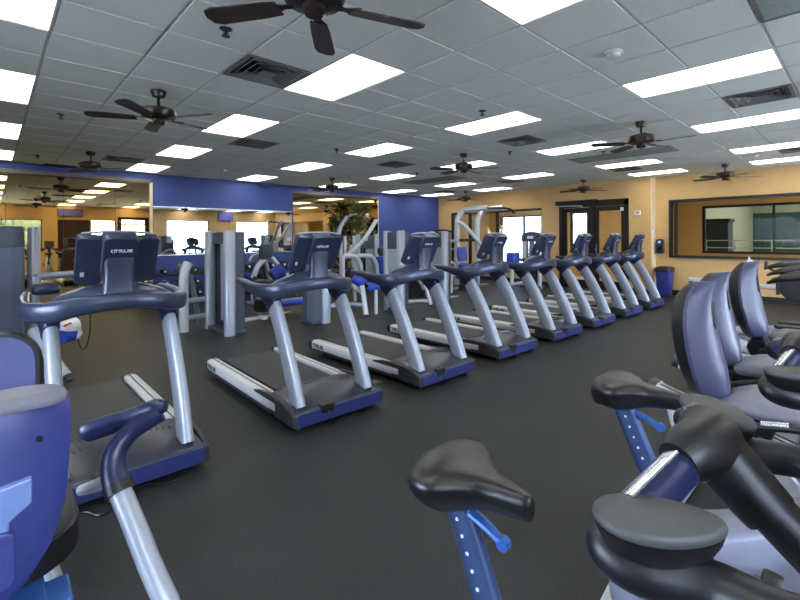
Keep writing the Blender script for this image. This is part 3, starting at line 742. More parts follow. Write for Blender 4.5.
def make_upright_bike(label):
    t = thing('upright_bike', label, 'exercise bike')
    o = saddle_mesh(); o.v = [v + Vector((0, .0, .95)) for v in o.v]
    s = o.build('saddle', 'black_vinyl', t, angle=80)
    sb = s.modifiers.new('sub', 'SUBSURF'); sb.levels = 1; sb.render_levels = 2
    post = MB().tube([(0, .03, .9), (0, -.11, .56)], (.021, .036), 14, 1, (0, 1, 0), .7).build('seat_post', 'post_blue', t)
    for k in range(8):
        f = .12 + k * .1; y = .03 - .14 * f; z = .9 - .34 * f
        MB().disc((-.021, y, z), .0045, .003, 'x', 8).build('adjustment_hole', 'pale_decal', post)
    MB().tube([(0, .04, .885), (0, -.04, .868), (0, -.09, .845)], [(.014, .009), (.017, .009), (.012, .01)], 10, 3).build('seat_clamp', 'blue_metal', t)
    MB().disc((0, -.098, .842), .015, .018, 'x', 14).build('clamp_eye', 'blue_metal', t)
    MB().loft([[(x, y - (.64 - z) * .38 - .06, z) for x, y in roundrect(w, d, .02, 3)] for z, w, d in ((.63, .07, .09), (.62, .088, .115), (.54, .095, .135), (.52, .09, .13))]).build('post_sleeve', 'blue_metal', t, angle=50)
    fr = MB(); fr.tube([(0, -.115, .53), (0, -.17, .36), (0, -.22, .2)], [(.045, .062), (.05, .07), (.055, .08)], 14, 3, (0, 1, 0), .7)
    fr.tube([(0, .06, .08), (0, -.05, .12), (0, -.3, .16), (0, -.75, .1)], (.04, .05), 12, 4, (0, 0, 1), .7)
    f = fr.build('frame', 'silver_light', t, angle=50)
    d = MB()
    for sx in (-1, 1):
        q = roundrect(.05, .03, .008, 3); q2 = roundrect(.036, .018, .005, 3)
        d.loft([[(sx * .053, -.165 + a, .42 + b) for a, b in q], [(sx * .0545, -.165 + a, .42 + b) for a, b in q]])
    d.build('decal', 'dark_decal', f)
    # body shroud
    prof = [(.02, .12), (.06, .25), (.02, .4), (-.12, .52), (-.3, .6), (-.5, .72), (-.62, .74), (-.66, .62), (-.7, .4), (-.74, .2), (-.6, .1), (-.3, .09)]
    pts = catmull([(p[0], p[1], 0) for p in prof + [prof[0]]], 4)[:-1]
    MB().loft([[(x, -.33 + (p.x - 0 + .33) * s, .38 + (p.y - .38) * s) for p in pts] for x, s in ((-.095, .86), (-.088, .95), (-.07, 1), (.07, 1), (.088, .95), (.095, .86))]).build('shroud', 'lavender', t, angle=50)
    for sx in (-1, 1):
        MB().disc((sx * .1, -.32, .36), .12, .02, 'x', 28).build('crank_disc', 'silver_light', t, bevel=.006)
        e = (sx * .14, -.32 + sx * .06, .36 - sx * .16)
        MB().tube([(sx * .105, -.32, .36), e], (.014, .02), 10).build('crank_arm', 'charcoal', t)
        p = MB().loft([[(e[0] + sx * .055 + x, e[1] + y * 1.3, e[2] + z) for x, y in roundrect(.1 * s, .09 * s, .02, 3)] for z, s in ((-.018, .85), (-.01, 1), (.01, 1), (.018, .88))]).build('pedal', 'lavender', t, angle=50)
        MB().tube([(e[0] + sx * .01, e[1] - .02, e[2] + .01), (e[0] + sx * .05, e[1] - .03, e[2] + .07), (e[0] + sx * .1, e[1] - .02, e[2] + .01)], (.003, .022), 8, 4, (0, 1, 0)).build('toe_strap', 'black', p)
    for y, w in ((.06, .36), (-.75, .28)):
        MB().loft([[(x, y + yy, z) for x, yy in roundrect(2 * w * s, .15 * s, .03, 4)] for z, s in ((.012, .96), (.02, 1), (.06, 1), (.085, .9))]).build('base_bar', 'silver_light', t, angle=50)
        for sx in (-1, 1): MB().disc((sx * (w - .05), y, .008), .028, .016, 'z', 14).build('foot', 'black', t)
    # mast and handlebar
    MB().tube([(0, -.66, .62), (0, -.82, .95), (0, -.9, 1.2)], (.05, .06), 14, 3, (0, 1, 0), .8).build('mast', 'charcoal', t)
    MB().loft([[(x, y - .32, z) for x, y in ((-.16, -.6), (.16, -.6), (.16, -.57), (-.16, -.57))] for z in (1.18, 1.2)] + [[(x, y - .42, z) for x, y in ((-.16, -.6), (.16, -.6), (.16, -.55), (-.16, -.55))] for z in (1.44, 1.46)]).build('console', 'slate_plastic', t, bevel=.012)
    MB().tube([(0, -.48, 1.185), (0, -.535, 1.125), (0, -.56, 1.1)], [.046, .043, .04], 16, 3).build('stem_socket', 'black', t, angle=70)
    MB().tube([(0, -.52, 1.14), (0, -.62, 1.05), (0, -.73, .95), (0, -.82, .88)], [.034, .034, .034, .034], 16, 4).build('stem', 'black', t, angle=70)
    MB().tube([(-.085, -.455, 1.172), (-.055, -.466, 1.18), (0, -.485, 1.187), (.055, -.466, 1.18), (.085, -.455, 1.172)], [(.031, .033), (.04, .043), (.047, .048), (.04, .043), (.031, .033)], 18, 5).build('bar_knuckle', 'black', t, angle=70)
    for sx in (-1, 1):
        MB().tube([(sx * .04, -.47, 1.177), (sx * .24, -.42, 1.13)], .027, 18).build('grip_tube', 'navy_plastic', t, angle=70)
        MB().tube([(sx * .095, -.4465, 1.188), (sx * .215, -.4165, 1.163)], (.0165, .0052), 14, 1, (0, .55, .85)).build('pulse_sensor', 'chrome', t)
        pts = [(sx * .23, -.421, 1.131), (sx * .248, -.405, 1.122), (sx * .257, -.412, 1.11), (sx * .25, -.445, 1.1), (sx * .22, -.515, 1.095), (sx * .225, -.6, 1.1), (sx * .16, -.69, 1.095)]
        MB().tube(pts, [.024, .025, .027, .03, .031, .029, .026], 16, 5).build('bullhorn_bar', 'grip_foam', t, angle=70)
        # elbow pad: flattened teardrop on the bar
        rings = []; c0 = Vector((sx * .275, -.405, 1.163)); c1 = Vector((sx * .187, -.52, 1.157))
        d = (c1 - c0); q = Vector((-d.y, d.x, 0)).normalized()
        for z, s in ((-.01, .88), (-.007, .96), (-.002, 1), (.003, .99), (.006, .96), (.0075, .9)):
            rg = []
            for k in range(28):
                a = 2 * math.pi * k / 28
                u = .5 - .56 * math.cos(a) * s; wv = math.sin(a) * .047 * s * (1.15 - .35 * u)
                rg.append(c0 + d * u + q * wv + Vector((0, 0, z)))
            rings.append(rg)
        p = MB().loft(rings).build('elbow_pad', 'pad_top', t, angle=75)
        cc = (c0 + c1) / 2
        MB().loft([[cc + (v - cc) * s2 + Vector((0, 0, z2)) for v in rings[2]] for z2, s2 in ((-.045, .55), (-.032, .8), (-.016, .93), (-.006, .97))]).build('pad_cup', 'black', p, angle=70)
    return t
UB = make_upright_bike('nearest upright bike with the black saddle standing at bottom centre')
UB['group'] = 'upright bikes'; UB.location = (.805, .665, 0); UB.rotation_euler = (0, 0, R(4))
dup(UB, (1.69, .615, 0), R(6), 'second upright bike whose saddle stands in front of the recumbent bikes')

# ================================================================== RECUMBENT BIKES
def make_recumbent(label):
    t = thing('recumbent_bike', label, 'exercise bike')
    # inclined seat rail, y back
    a, b = Vector((0, .52, .618)), Vector((0, -.62, .30))
    d = (b - a).normalized(); n = Vector((1, 0, 0)).cross(d)
    if n.z < 0: n = -n
    def sec(p, w, h): return [p + Vector((x, 0, 0)) + n * z for x, z in roundrect(w, h, .012, 3)]
    r = MB().loft([sec(a, .1, .1), sec(b, .1, .1)]).build('seat_rail', 'silver_light', t, angle=40)
    for sx in (-1, 1):
        Mx = frame(a + d * .36 + Vector((sx * .0515, 0, 0)), d * (-sx) , (sx, 0, 0))
        text('lettering', 'TRUE', .075, 'dark_decal', r, Mx @ Matrix.Scale(1.35, 4, (1, 0, 0)), .0012, .002)
        Mx = frame(a + d * .82 + Vector((sx * .0515, 0, -.0)), d * (-sx), (sx, 0, 0))
        text('model_number', '900', .05, 'dark_decal', r, Mx @ Matrix.Scale(1.4, 4, (1, 0, 0)), .0012, .0)
    g = MB()
    for x in (-.025, .025): g.loft([[a + d * .03 + n * .051 + Vector((x - .009, 0, 0)), a + d * .03 + n * .051 + Vector((x + .009, 0, 0)), a + d * .03 + n * .053 + Vector((x + .009, 0, 0)), a + d * .03 + n * .053 + Vector((x - .009, 0, 0))], [b + n * .051 + Vector((x - .009, 0, 0)), b + n * .051 + Vector((x + .009, 0, 0)), b + n * .053 + Vector((x + .009, 0, 0)), b + n * .053 + Vector((x - .009, 0, 0))]])
    g.build('rail_groove', 'charcoal', r)
    MB().loft([sec(a - d * .03, .09, .09), sec(a - d * .025, .106, .106), sec(a + d * .015, .106, .106)]).build('end_cap', 'black', t, angle=40)
    # legs and stabilisers
    MB().tube([a + d * .12 + Vector((0, 0, -.03)), (0, .36, .3), (0, .42, .06)], (.045, .05), 12, 4, (0, 1, 0), .7).build('rear_leg', 'silver_light', t, angle=50)
    for y, w in ((.42, .3), (-1.0, .28)):
        MB().loft([[(x, y + q, z) for x, q in roundrect(2 * w * s, .12 * s, .03, 4)] for z, s in ((.012, .95), (.02, 1), (.055, 1), (.075, .9))]).build('base_bar', 'silver_light', t, angle=50)
        for sx in (-1, 1): MB().disc((sx * (w - .05), y, .008), .026, .016, 'z', 14).build('foot', 'black', t)
    # side shroud with a curved lower edge and front housing
    prof = [(.2, .44), (.12, .3), (-.02, .18), (-.25, .12), (-.6, .1), (-.95, .12), (-1.0, .4), (-.95, .72), (-.85, .78), (-.72, .7), (-.62, .5), (-.5, .36), (-.2, .42)]
    pts = catmull([(p[0], p[1], 0) for p in prof + [prof[0]]], 3)[:-1]
    MB().loft([[(x, -.4 + (p.x + .4) * s, .36 + (p.y - .36) * s) for p in pts] for x, s in ((-.085, .9), (-.078, .97), (-.06, 1), (.06, 1), (.078, .97), (.085, .9))]).build('shroud', 'lavender', t, angle=50)
    for sx in (-1, 1):
        MB().lathe([(.075, 0), (.11, 0), (.112, .012), (.1, .02), (.078, .012)], 30, Matrix.Translation((sx * .085, -.04, .3)) @ Matrix.Rotation(R(90 * sx), 4, 'Y')).build('trim_ring', 'silver_light', t)
        MB().disc((sx * .09, -.72, .42), .11, .02, 'x', 26).build('crank_disc', 'charcoal', t, bevel=.005)
        e = Vector((sx * .13, -.72 - sx * .1, .42 + sx * .13))
        MB().tube([(sx * .1, -.72, .42), e], (.013, .02), 10).build('crank_arm', 'charcoal', t)
        MB().loft([[e + Vector((sx * .06 + x, zz * .5, y)) for x, y in roundrect(.1 * s, .12 * s, .02, 3)] for zz, s in ((-.04, .85), (-.02, 1), (.02, 1), (.04, .88))]).build('pedal', 'lavender', t, angle=50)
    # seat carriage
    MB().loft([[(x, y, z) for x, y in roundrect(w, dd, .03, 3, 0, .12)] for z, w, dd in ((.5, .17, .3), (.56, .2, .34), (.62, .24, .3), (.64, .2, .26))]).build('carriage', 'black', t, angle=50)
    cu = []
    for z, s in ((.0, .82), (.012, .95), (.035, 1.0), (.06, .98), (.078, .88), (.082, .6)):
        cu.append([(x * s, -.02 + y * s - (.02 if z > .07 else 0), .6 + z + .03 * (abs(x) / .2) ** 2 - .02 * max(0, -y)) for x, y in roundrect(.42, .4, .13, 6)])
    MB().loft(cu).build('seat_cushion', 'seat_gray', t, angle=70)
    # tall contoured seat back, black shell behind a mauve front
    H = [(.0, .11, .0), (.05, .155, -.005), (.14, .185, .0), (.26, .19, .012), (.38, .175, .02), (.48, .145, .018), (.55, .115, .008), (.595, .08, -.008), (.62, .03, -.02)]
    sw = Matrix.Translation((0, .2, .65)) @ Matrix.Rotation(R(-10), 4, 'Z') @ Matrix.Rotation(R(-7), 4, 'X')
    fr, bk = [], []
    for z, w, off in H:
        f_ = []; g_ = []
        for k in range(13):
            u = -1 + k / 6
            y = off - .035 + .05 * abs(u) ** 2.2 - .018 * math.cos(u * 3)
            f_.append(sw @ Vector((u * w, y, z)))
        for k in range(13):
            u = 1 - k / 6
            g_.append(sw @ Vector((u * w * .985, off + .03 + .115 * max(0, 1 - (abs(z - .31) / .335) ** 3.2) ** .5 * (1 - abs(u) ** 2.6) ** .5 if abs(u) < 1 else off + .03, z)))
        mid = [sw @ Vector((u * w * 1.02, off + .018 + .0 * abs(u), z)) for u in (1, -1)]
        fr.append(f_ + [sw @ Vector((w * 1.03, off + .012, z)), sw @ Vector((w * 1.0, off + .024, z)), sw @ Vector((0, off + .024, z)), sw @ Vector((-w * 1.0, off + .024, z)), sw @ Vector((-w * 1.03, off + .012, z))])
        bk.append(g_ + [sw @ Vector((0, off + .02, z))])
    MB().loft(fr).build('seat_back', 'seat_mauve', t, angle=55)
    MB().loft(bk).build('back_shell', 'black', t, angle=60)
    s = MB().loft([[(x, y, z) for x, z in roundrect(.028, .17, .013, 4, 0, .45)] for y in (-.038, -.024)], sw); s.build('back_slot', 'black', t)
    m = MB(); m.tube([(0, .24, .6), (0, .27, .72), (0, .3, .84)], (.03, .02), 10, 3); m.build('back_bracket', 'charcoal', t)
    for sx in (-1, 1):
        m = MB().tube([(sx * .12, .18, .57), (sx * .24, .16, .58), (sx * .27, .06, .62), (sx * .272, -.12, .66), (sx * .272, -.2, .665)], .018, 12, 5).build('side_handle', 'grip_foam', t, angle=70)
        MB().tube([(sx * .272, -.02, .652), (sx * .272, -.12, .672)], (.016, .014), 10, 1, (0, 0, 1)).build('pulse_sensor', 'chrome', m)
        MB().tube([(sx * .2, .0, .56), (sx * .23, -.1, .55), (sx * .2, -.22, .54)], .007, 8, 3).build('adjust_lever', 'blue_metal', t)
    # console mast
    MB().tube([(0, -.86, .72), (0, -.84, .95), (0, -.78, 1.12)], (.035, .045), 12, 3, (0, 1, 0), .8).build('mast', 'charcoal', t)
    MB().loft([[(x, -.76 - z * .35, 1.05 + z) for x in (-.17, .17)] + [(x, -.82 - z * .35, 1.05 + z) for x in (.17, -.17)] for z in (0, .28)]).build('console', 'slate_plastic', t, bevel=.015)
    for sx in (-1, 1): MB().tube([(0, -.8, 1.02), (sx * .2, -.72, 1.02), (sx * .24, -.55, .98)], .014, 10, 4).build('front_handle', 'grip_foam', t)
    return t
RB = make_recumbent('nearest recumbent bike, its tall seat back closest behind the second saddle')
RB['group'] = 'recumbent bikes'; RB.location = (2.81, .37, 0)
dup(RB, (3.6, .45, 0), 0, 'middle recumbent bike, half hidden behind the nearest seat back')
dup(RB, (4.59, .43, .03), 0, 'farthest recumbent bike with a white towel hanging behind its seat back')
tw = [at(741, 270, X=4.74), at(749, 256, X=4.74), at(758, 266, X=4.74), at(752, 275, X=4.74)]
m = MB(); rings = []
c = sum(tw, Vector()) / 4
for off, s in ((-.006, .98), (0, 1), (.006, .98)):
    rings.append([c + (tw[k] + (tw[(k + 1) % 4] - tw[k]) * f - c) * s + Vector((off + .015 * math.sin(7 * (k + f)), .01 * math.cos(5 * (k + f)), 0)) for k in range(4) for f in (0, .25, .5, .75)])
m.loft(rings); tag(m.build('towel', 'white_cloth', None), 'small white towel sticking up behind the farthest recumbent seat back', 'towel')

# ================================================================== ELLIPTICALS at the right edge
def make_elliptical(label):
    t = thing('elliptical_trainer', label, 'elliptical trainer')
    prof = [(-.3, .08), (-.34, .4), (-.5, .72), (-.8, .74), (-.95, .5), (-1.0, .08)]
    pts = catmull([(p[0], p[1], 0) for p in prof + [prof[0]]], 3)[:-1]
    MB().loft([[(x, -.65 + (p.x + .65) * s, .4 + (p.y - .4) * s) for p in pts] for x, s in ((-.13, .9), (-.1, 1), (.1, 1), (.13, .9))]).build('shroud', 'lavender', t, angle=50)
    MB().tube([(0, -.5, .1), (0, .2, .09), (0, .9, .09)], (.05, .05), 12, 2, (0, 0, 1), .6).build('base_beam', 'silver', t)
    for y in (.9, -.95): MB().bb((-.32, y - .05, .012), (.32, y + .05, .09)).build('base_bar', 'silver_light', t, bevel=.015)
    for sx in (-1, 1):
        MB().tube([(sx * .16, -.62, .42), (sx * .16, .1, .3), (sx * .16, .75, .2)], (.02, .035), 10, 2).build('pedal_arm', 'silver', t)
        MB().loft([[(sx * .17 + x, .05 + y, z) for x, y in roundrect(.15 * s, .38 * s, .05, 4)] for z, s in ((.33, .95), (.345, 1), (.37, 1), (.375, .9))]).build('foot_plate', 'charcoal', t, angle=50)
        MB().tube([(sx * .25, -.55, .5), (sx * .27, -.5, .9), (sx * .27, -.42, 1.1)], .02, 10, 3).build('swing_arm', 'silver', t)
        # long flat forearm pad pointing back
        MB().tube([(sx * .24, .33, 1.085), (sx * .24, .22, 1.13), (sx * .24, .0, 1.16), (sx * .25, -.25, 1.16), (sx * .26, -.45, 1.13)], [(.012, .012), (.03, .03), (.045, .035), (.045, .032), (.03, .025)], 14, 4, (0, 0, 1)).build('arm_pad', 'black', t, angle=70)
    MB().tube([(0, -.75, .7), (0, -.72, 1.0), (0, -.68, 1.3)], (.05, .06), 12, 3, (0, 1, 0)).build('mast', 'charcoal', t)
    MB().loft([[(x, -.62 - z * .4, 1.25 + z) for x in (-.18, .18)] + [(x, -.7 - z * .4, 1.25 + z) for x in (.18, -.18)] for z in (0, .25)]).build('console', 'slate_plastic', t, bevel=.015)
    return t
EL = make_elliptical('nearest elliptical at the right edge, lowest long black arm pad')
EL['group'] = 'ellipticals at the right edge'; EL.location = (4.85, .2, 0)
EL.location = (5.3, .32, 0)
dup(EL, (6.3, .45, .0), 0, 'middle elliptical at the right edge behind the nearest one')
dup(EL, (7.4, .62, .0), 0, 'farthest elliptical at the right edge, highest long black arm pad')

# rowing machine by the right wall
t = thing('rowing_machine', 'low rowing machine with a pale rail along the tan wall, right', 'rowing machine', (11.75, 2.0, 0))
MB().tube([(0, .95, .5), (0, -.75, .42)], (.035, .05), 10, 1, (0, 0, 1), .6).build('rail', 'silver_light', t)
MB().tube([(0, .9, .5), (0, .98, .2), (0, 1.05, .03)], (.03, .04), 10, 2).build('rear_leg', 'black', t)
MB().tube([(-.25, 1.05, .025), (.25, 1.05, .025)], .025, 10).build('rear_foot', 'black', t)
MB().loft([[(x, .05 + y, z) for x, y in roundrect(.3 * s, .24 * s, .06, 4)] for z, s in ((.53, .8), (.55, 1), (.58, 1), (.59, .85))]).build('seat', 'black', t, angle=50)
MB().disc((0, -.95, .45), .27, .14, 'x', 30).build('flywheel_housing', 'iron', t, bevel=.02)
MB().tube([(0, -.9, .6), (0, -.6, .78), (0, -.45, .86)], .02, 10, 2).build('monitor_arm', 'iron', t)
MB().bb((-.1, -.5, .82), (.1, -.46, .97)).build('monitor', 'iron', t, bevel=.01)
for sx in (-1, 1):
    MB().bb((sx * .17 - .06, -.72, .3), (sx * .17 + .06, -.66, .58)).build('foot_plate', 'iron', t, bevel=.01)
MB().tube([(0, -.95, .25), (0, -1.15, .06)], .03, 10).build('front_leg', 'iron', t)
MB().tube([(-.28, -1.15, .03), (.28, -1.15, .03)], .03, 10).build('front_foot', 'iron', t)
MB().tube([(-.22, -.6, .62), (.22, -.6, .62)], .014, 8).build('pull_handle', 'black', t)

# ================================================================== RECUMBENT STEPPER at the left edge (its back towards the camera)
t = thing('recumbent_stepper', 'big blue recumbent stepper at the left edge, its moulded seat back facing us', 'recumbent stepper', (-.12, 1.5, 0))
def sp(px, py, dep):
    """point at a distance along the view axis, in the stepper's own coordinates"""
    p = at(px, py, Z=CH - 1) if False else None
    a = (px - CX_) / F_; b = (CY_ - py) / F_; r = a * _cr - b * _sr; u = b * _cr + a * _sr
    return Vector((0, 0, CH)) + Vector((r * _c + _s, -r * _s + _c, u)) * dep - Vector((-.12, 1.5, 0))
hs = [(.58, .06, .03), (.62, .13, .015), (.68, .19, .0), (.76, .235, -.01), (.86, .262, -.015), (.98, .272, -.008), (1.07, .275, .0), (1.11, .272, .008), (1.13, .262, .018), (1.138, .23, .03)]
BX, BY = -.005, -.05
f_, shell = [], []
for z, w, off in hs:
    rg = []
    for k in range(17):
        u = -1 + k / 8
        rg.append((BX + u * w, BY + off - .05 * (1 - abs(u) ** 3.5) - .0, z))
    rg += [(BX + w * .99, BY + off + .035, z), (BX, BY + off + .05, z), (BX - w * .99, BY + off + .035, z)]
    shell.append(rg)
MB().loft(shell).build('back_shell', 'shell_blue', t, angle=50)
tp = []
for z, w, off in [(1.11, .268, .0), (1.122, .27, -.002), (1.134, .264, .005), (1.14, .25, .012), (1.142, .22, .016)]:
    tp.append([(BX + x * w / .25, BY + off + .01 + y, z) for x, y in roundrect(.5, .1, .045, 5)])
MB().loft(tp).build('back_cap', 'seat_gray', t, angle=60)
cs = []
for z, s in ((.65, .9), (.68, 1), (.74, 1), (.77, .95), (.78, .8)):
    cs.append([(x * s + .03, .26 + y * s, z - .02 * y) for x, y in roundrect(.54, .5, .16, 6)])
cu = MB().loft(cs).build('seat_cushion', 'pad_top', t, angle=60)
MB().loft([[(x * s + .03, .26 + y * s, z - .02 * y) for x, y in roundrect(.56, .52, .17, 6)] for z, s in ((.62, .92), (.63, 1), (.705, 1.0), (.71, .97))]).build('cushion_rim', 'black', t, angle=60)
MB().prism([(-.1, .72), (.15, .72), (.15, .87), (.19, .9), (.19, .96), (-.1, .92)], 'y', -.125, -.1).build('back_panel', 'shell_light', t, bevel=.006)
MB().prism(roundrect(.24, .13, .02, 4, .04, .79), 'y', -.135, -.115).build('hatch', 'shell_blue', t, bevel=.006)
MB().disc((.13, -.137, .8), .006, .008, 'y', 12).build('screw', 'chrome', t)
MB().disc((BX + .21, BY - .055, 1.04), .007, .004, 'y', 12).build('badge', 'dark_decal', t)
car = MB(); car.bb((-.26, -.1, .56), (.22, .3, .63)); car.bb((-.26, -.13, .52), (.27, -.02, .565)); car.bb((.14, -.1, .56), (.27, .02, .62))
car.build('carriage', 'blue_metal', t, bevel=.008)
MB().tube([(0, .15, .36), (0, .2, .56)], (.05, .05), 12).build('seat_pillar', 'charcoal', t)
MB().tube([(0, -.3, .36), (0, .5, .36), (0, 1.1, .34)], (.06, .05), 12, 1, (0, 0, 1), .6).build('seat_rail', 'silver', t)
MB().tube([(0, -.25, .36), (0, -.26, .2), (0, -.28, .05)], (.05, .05), 12).build('rear_leg', 'charcoal', t)
for y in (-.28, 1.15): MB().bb((-.3, y - .06, .01), (.3, y + .06, .07)).build('base_bar', 'charcoal', t, bevel=.015)
pr = [(.75, .1), (.72, .4), (.8, .66), (.95, .78), (1.15, .74), (1.3, .5), (1.34, .1)]
pts = catmull([(a, b, 0) for a, b in pr + [pr[0]]], 3)[:-1]
MB().loft([[(x, 1.04 + (p.x - 1.04) * s, .42 + (p.y - .42) * s) for p in pts] for x, s in ((-.2, .88), (-.17, .97), (-.12, 1), (.12, 1), (.17, .97), (.2, .88))]).build('drive_housing', 'slate_plastic', t, angle=50)
MB().tube([(-.12, 1.05, .75), (-.12, 1.0, .95)], (.05, .05), 12).build('console_mast', 'charcoal', t)
# console facing the rider, seen above the seat back
cf, cb = [], []
cm = Matrix.Translation((.0, .97, .97)) @ Matrix.Rotation(R(-10), 4, 'X')
MB().loft([[(x * s, y, z * s) for x, z in roundrect(.56, .34, .12, 6)] for y, s in ((-.02, .96), (-.01, 1), (.04, 1), (.06, .92))], cm).build('console', 'black', t, angle=50)
MB().loft([[(x * s, y, z * s) for x, z in roundrect(.52, .3, .105, 6)] for y, s in ((-.026, .98), (-.018, 1))], cm).build('screen', 'shell_blue', t, angle=50)
# right hand lever with curved grip and padded hand rest
a0, a1, a2 = sp(172, 640, 1.06), sp(148, 560, 1.1), sp(118, 486, 1.155)
MB().tube([(.26, .5, .4), (.3, .0, .42), a0, a1, a2], [.024, .024, .026, .026, .026], 14, 4).build('lever_tube', 'silver', t, angle=70)
MB().tube([sp(120, 493, 1.15), sp(117, 483, 1.158)], .034, 16).build('lever_collar', 'black', t)
gp = [sp(119, 492, 1.152), sp(113, 470, 1.17), sp(116, 450, 1.19), sp(130, 432, 1.215), sp(148, 419, 1.235), sp(160, 411, 1.25)]
MB().tube(gp, [.031, .029, .027, .026, .028, .03], 14, 4).build('lever_grip', 'navy_plastic', t, angle=70)
hp = [sp(166, 406, 1.25), sp(155, 408, 1.245), sp(140, 414, 1.24), sp(112, 424, 1.23), sp(88, 432, 1.22), sp(82, 434, 1.22)]
MB().tube(hp, [(.02, .016), (.024, .026), (.02, .024), (.018, .028), (.018, .028), (.01, .016)], 14, 4, (0, 0, 1)).build('hand_rest', 'navy_plastic', t, angle=70)
MB().tube([sp(82, 490, 1.6), sp(100, 484, 1.55), sp(112, 476, 1.5)], [.02, .024, .02], 10, 3).build('pivot', 'silver_light', t)
# loose cord on the floor by the treadmill
tag(MB().tube([at(60, 518, Z=.008), at(85, 512, Z=.008), at(100, 515, Z=.008), at(115, 505, Z=.008), at(135, 490, Z=.008), at(120, 488, Z=.008), at(90, 500, Z=.008), at(70, 508, Z=.008)], .006, 6, 5).build('power_cord', 'black', None), 'black cord lying on the floor beside the nearest treadmill at left', 'cord')
# ================================================================== STRENGTH MACHINES
def tower(t, c, rz, w=.84, h=1.64, cap=.3, panel='stack_gray', plain_back=False):
    """weight stack tower: open front towards local -x, columns at both front corners"""
    Mx = Matrix.Translation(c) @ Matrix.Rotation(rz, 4, 'Z')
    for sy in (-1, 1):
        MB().tube([(-.03, sy * w / 2, .0), (-.03, sy * w / 2, h - .02), (-.03, sy * w / 2, h)], [(.07, .085), (.07, .085), (.05, .065)], 18, 1, (1, 0, 0), .75, Mx).build('column', 'silver', t, angle=50)
    w0 = w; w = w - .2 if plain_back else w
    q = [(.02, -w / 2), (.2, -w / 2 + .03), (.27, -w / 2 + .14), (.27, w / 2 - .14), (.2, w / 2 - .03), (.02, w / 2)]
    qi = [(x - .02 if x > .02 else x, y * .955) for x, y in q]
    m = MB(); n = len(q)
    vs = [(x, y, z) for z in (.06, h - .02) for x, y in q + qi[::-1]]; k = 2 * n
    m.add(vs, [tuple(range(k))[::-1], tuple(range(k, 2 * k))] + [(i, (i + 1) % k, k + (i + 1) % k, k + i) for i in range(k)], Mx)
    m.build('rear_shroud', 'panel_slate' if plain_back else 'cap_dark', t, angle=25)
    fx = -.085 if w < .5 else -.015
    m = MB(); m.prism([(fx, -w / 2 + .04)] + [(fx, w / 2 - .04)] + [(.25, w / 2 - .13), (.25, -w / 2 + .13)], 'z', h - cap, h - .03, Mx)
    m.build('top_cap', 'cap_dark', t, bevel=.01)
    if plain_back:
        MB().prism([(x * 1.03, y * 1.01) for x, y in q], 'z', h - .28, h, Mx).build('back_cap', 'cap_dark', t, bevel=.012)
        for y in (.31,):
            for z in (h - .1, h - .22): MB().tube([(.285, y, z), (.295, y, z)], .012, 10, 1, (0, 0, 1), 1, Mx).build('bolt', 'black', t)
    for sy in (-1, 1): MB().tube([(.1, sy * .1, .05), (.1, sy * .1, h - .1)], .013, 10, 1, (1, 0, 0), 1, Mx).build('guide_rod', 'chrome', t)
    ws = MB()
    for k in range(14): ws.box((.1, 0, .11 + k * .034), (.11, w * .56, .03), Mx)
    ws.build('weight_stack', 'iron', t, smooth=False)
    MB().box(((-.06 if w < .5 else .02), (0 if w < .5 else -w * .12 - .02), (h - cap) / 2 + .12), (.03 if w < .5 else .012, w * (.85 if w < .5 else .46), h - cap - .12), Mx).build('stack_guard', panel, t, smooth=False)
    MB().box((.08, 0, .03), (.34, w * .92, .06), Mx).build('base', 'cap_dark', t, bevel=.012)
def mtube(t, name, m, pts, r, n=10, sm=1, up=(0, 0, 1), pw=.8):
    """a tube given in room coordinates, under thing t"""
    o = Vector(t.location)
    return MB().tube([Vector(p) - o for p in pts], r, n, sm, up, pw).build(name, m, t, angle=55)
def mpad(t, name, m, c, size, rx=0, rz=0, ry=0):
    o = Vector(t.location)
    Mx = Matrix.Translation(Vector(c) - o) @ Matrix.Rotation(rz, 4, 'Z') @ Matrix.Rotation(ry, 4, 'Y') @ Matrix.Rotation(rx, 4, 'X')
    w, l, h = size; r = min(w, l) * .25
    return MB().loft([[(x * s, y * s, z) for x, y in roundrect(w, l, r, 4)] for z, s in ((-h / 2, .92), (-h * .35, 1), (h * .3, 1), (h / 2, .9))], Mx).build(name, m, t, angle=50)
def foot(t, p): 
    o = Vector(t.location); MB().lathe([(.001, .0), (.05, .0), (.05, .02), (.035, .03), (.001, .03)], 12, None, Vector((p[0], p[1], 0)) - o).build('foot', 'black', t)

# --- far left tower machine
t = thing('leg_curl_machine', 'big slate weight tower machine at the left edge with a white and blue roller pad', 'weight machine', (0, 8.0, 0))
tower(t, (0, .2, 0), R(-90), .9, 1.7, .3, 'stack_gray', True)
mtube(t, 'base_beam', 'silver', [(.3, 8.0, .08), (.42, 7.2, .08), (.36, 6.5, .48)], (.05, .04))
mtube(t, 'leg', 'silver', [(.34, 6.42, .52), (.46, 6.2, .28), (.58, 6.02, .05)], .055, 14)
foot(t, (.59, 6.01))
mtube(t, 'frame_beam', 'silver', [at(36, 277, Y=7.6), at(80, 273, Y=7.9)], (.05, .045))
mtube(t, 'upright', 'silver', [at(36, 277, Y=7.6), at(36, 277, Y=7.6) * 1 - Vector((0, 0, 1.1))], (.05, .05))
mpad(t, 'seat_pad', 'navy_plastic', at(46, 289, Y=7.4), (.28, .25, .09), R(10))
mtube(t, 'lever', 'silver_light', [at(72, 316, Y=7.0), at(79, 334, Y=6.9), at(74, 337, Y=6.9), at(66, 336, Y=6.9)], .035, 12, 2)
mtube(t, 'roller', 'white_plastic', [at(60, 330, Y=6.85), at(76, 324, Y=6.95)], .085, 16)
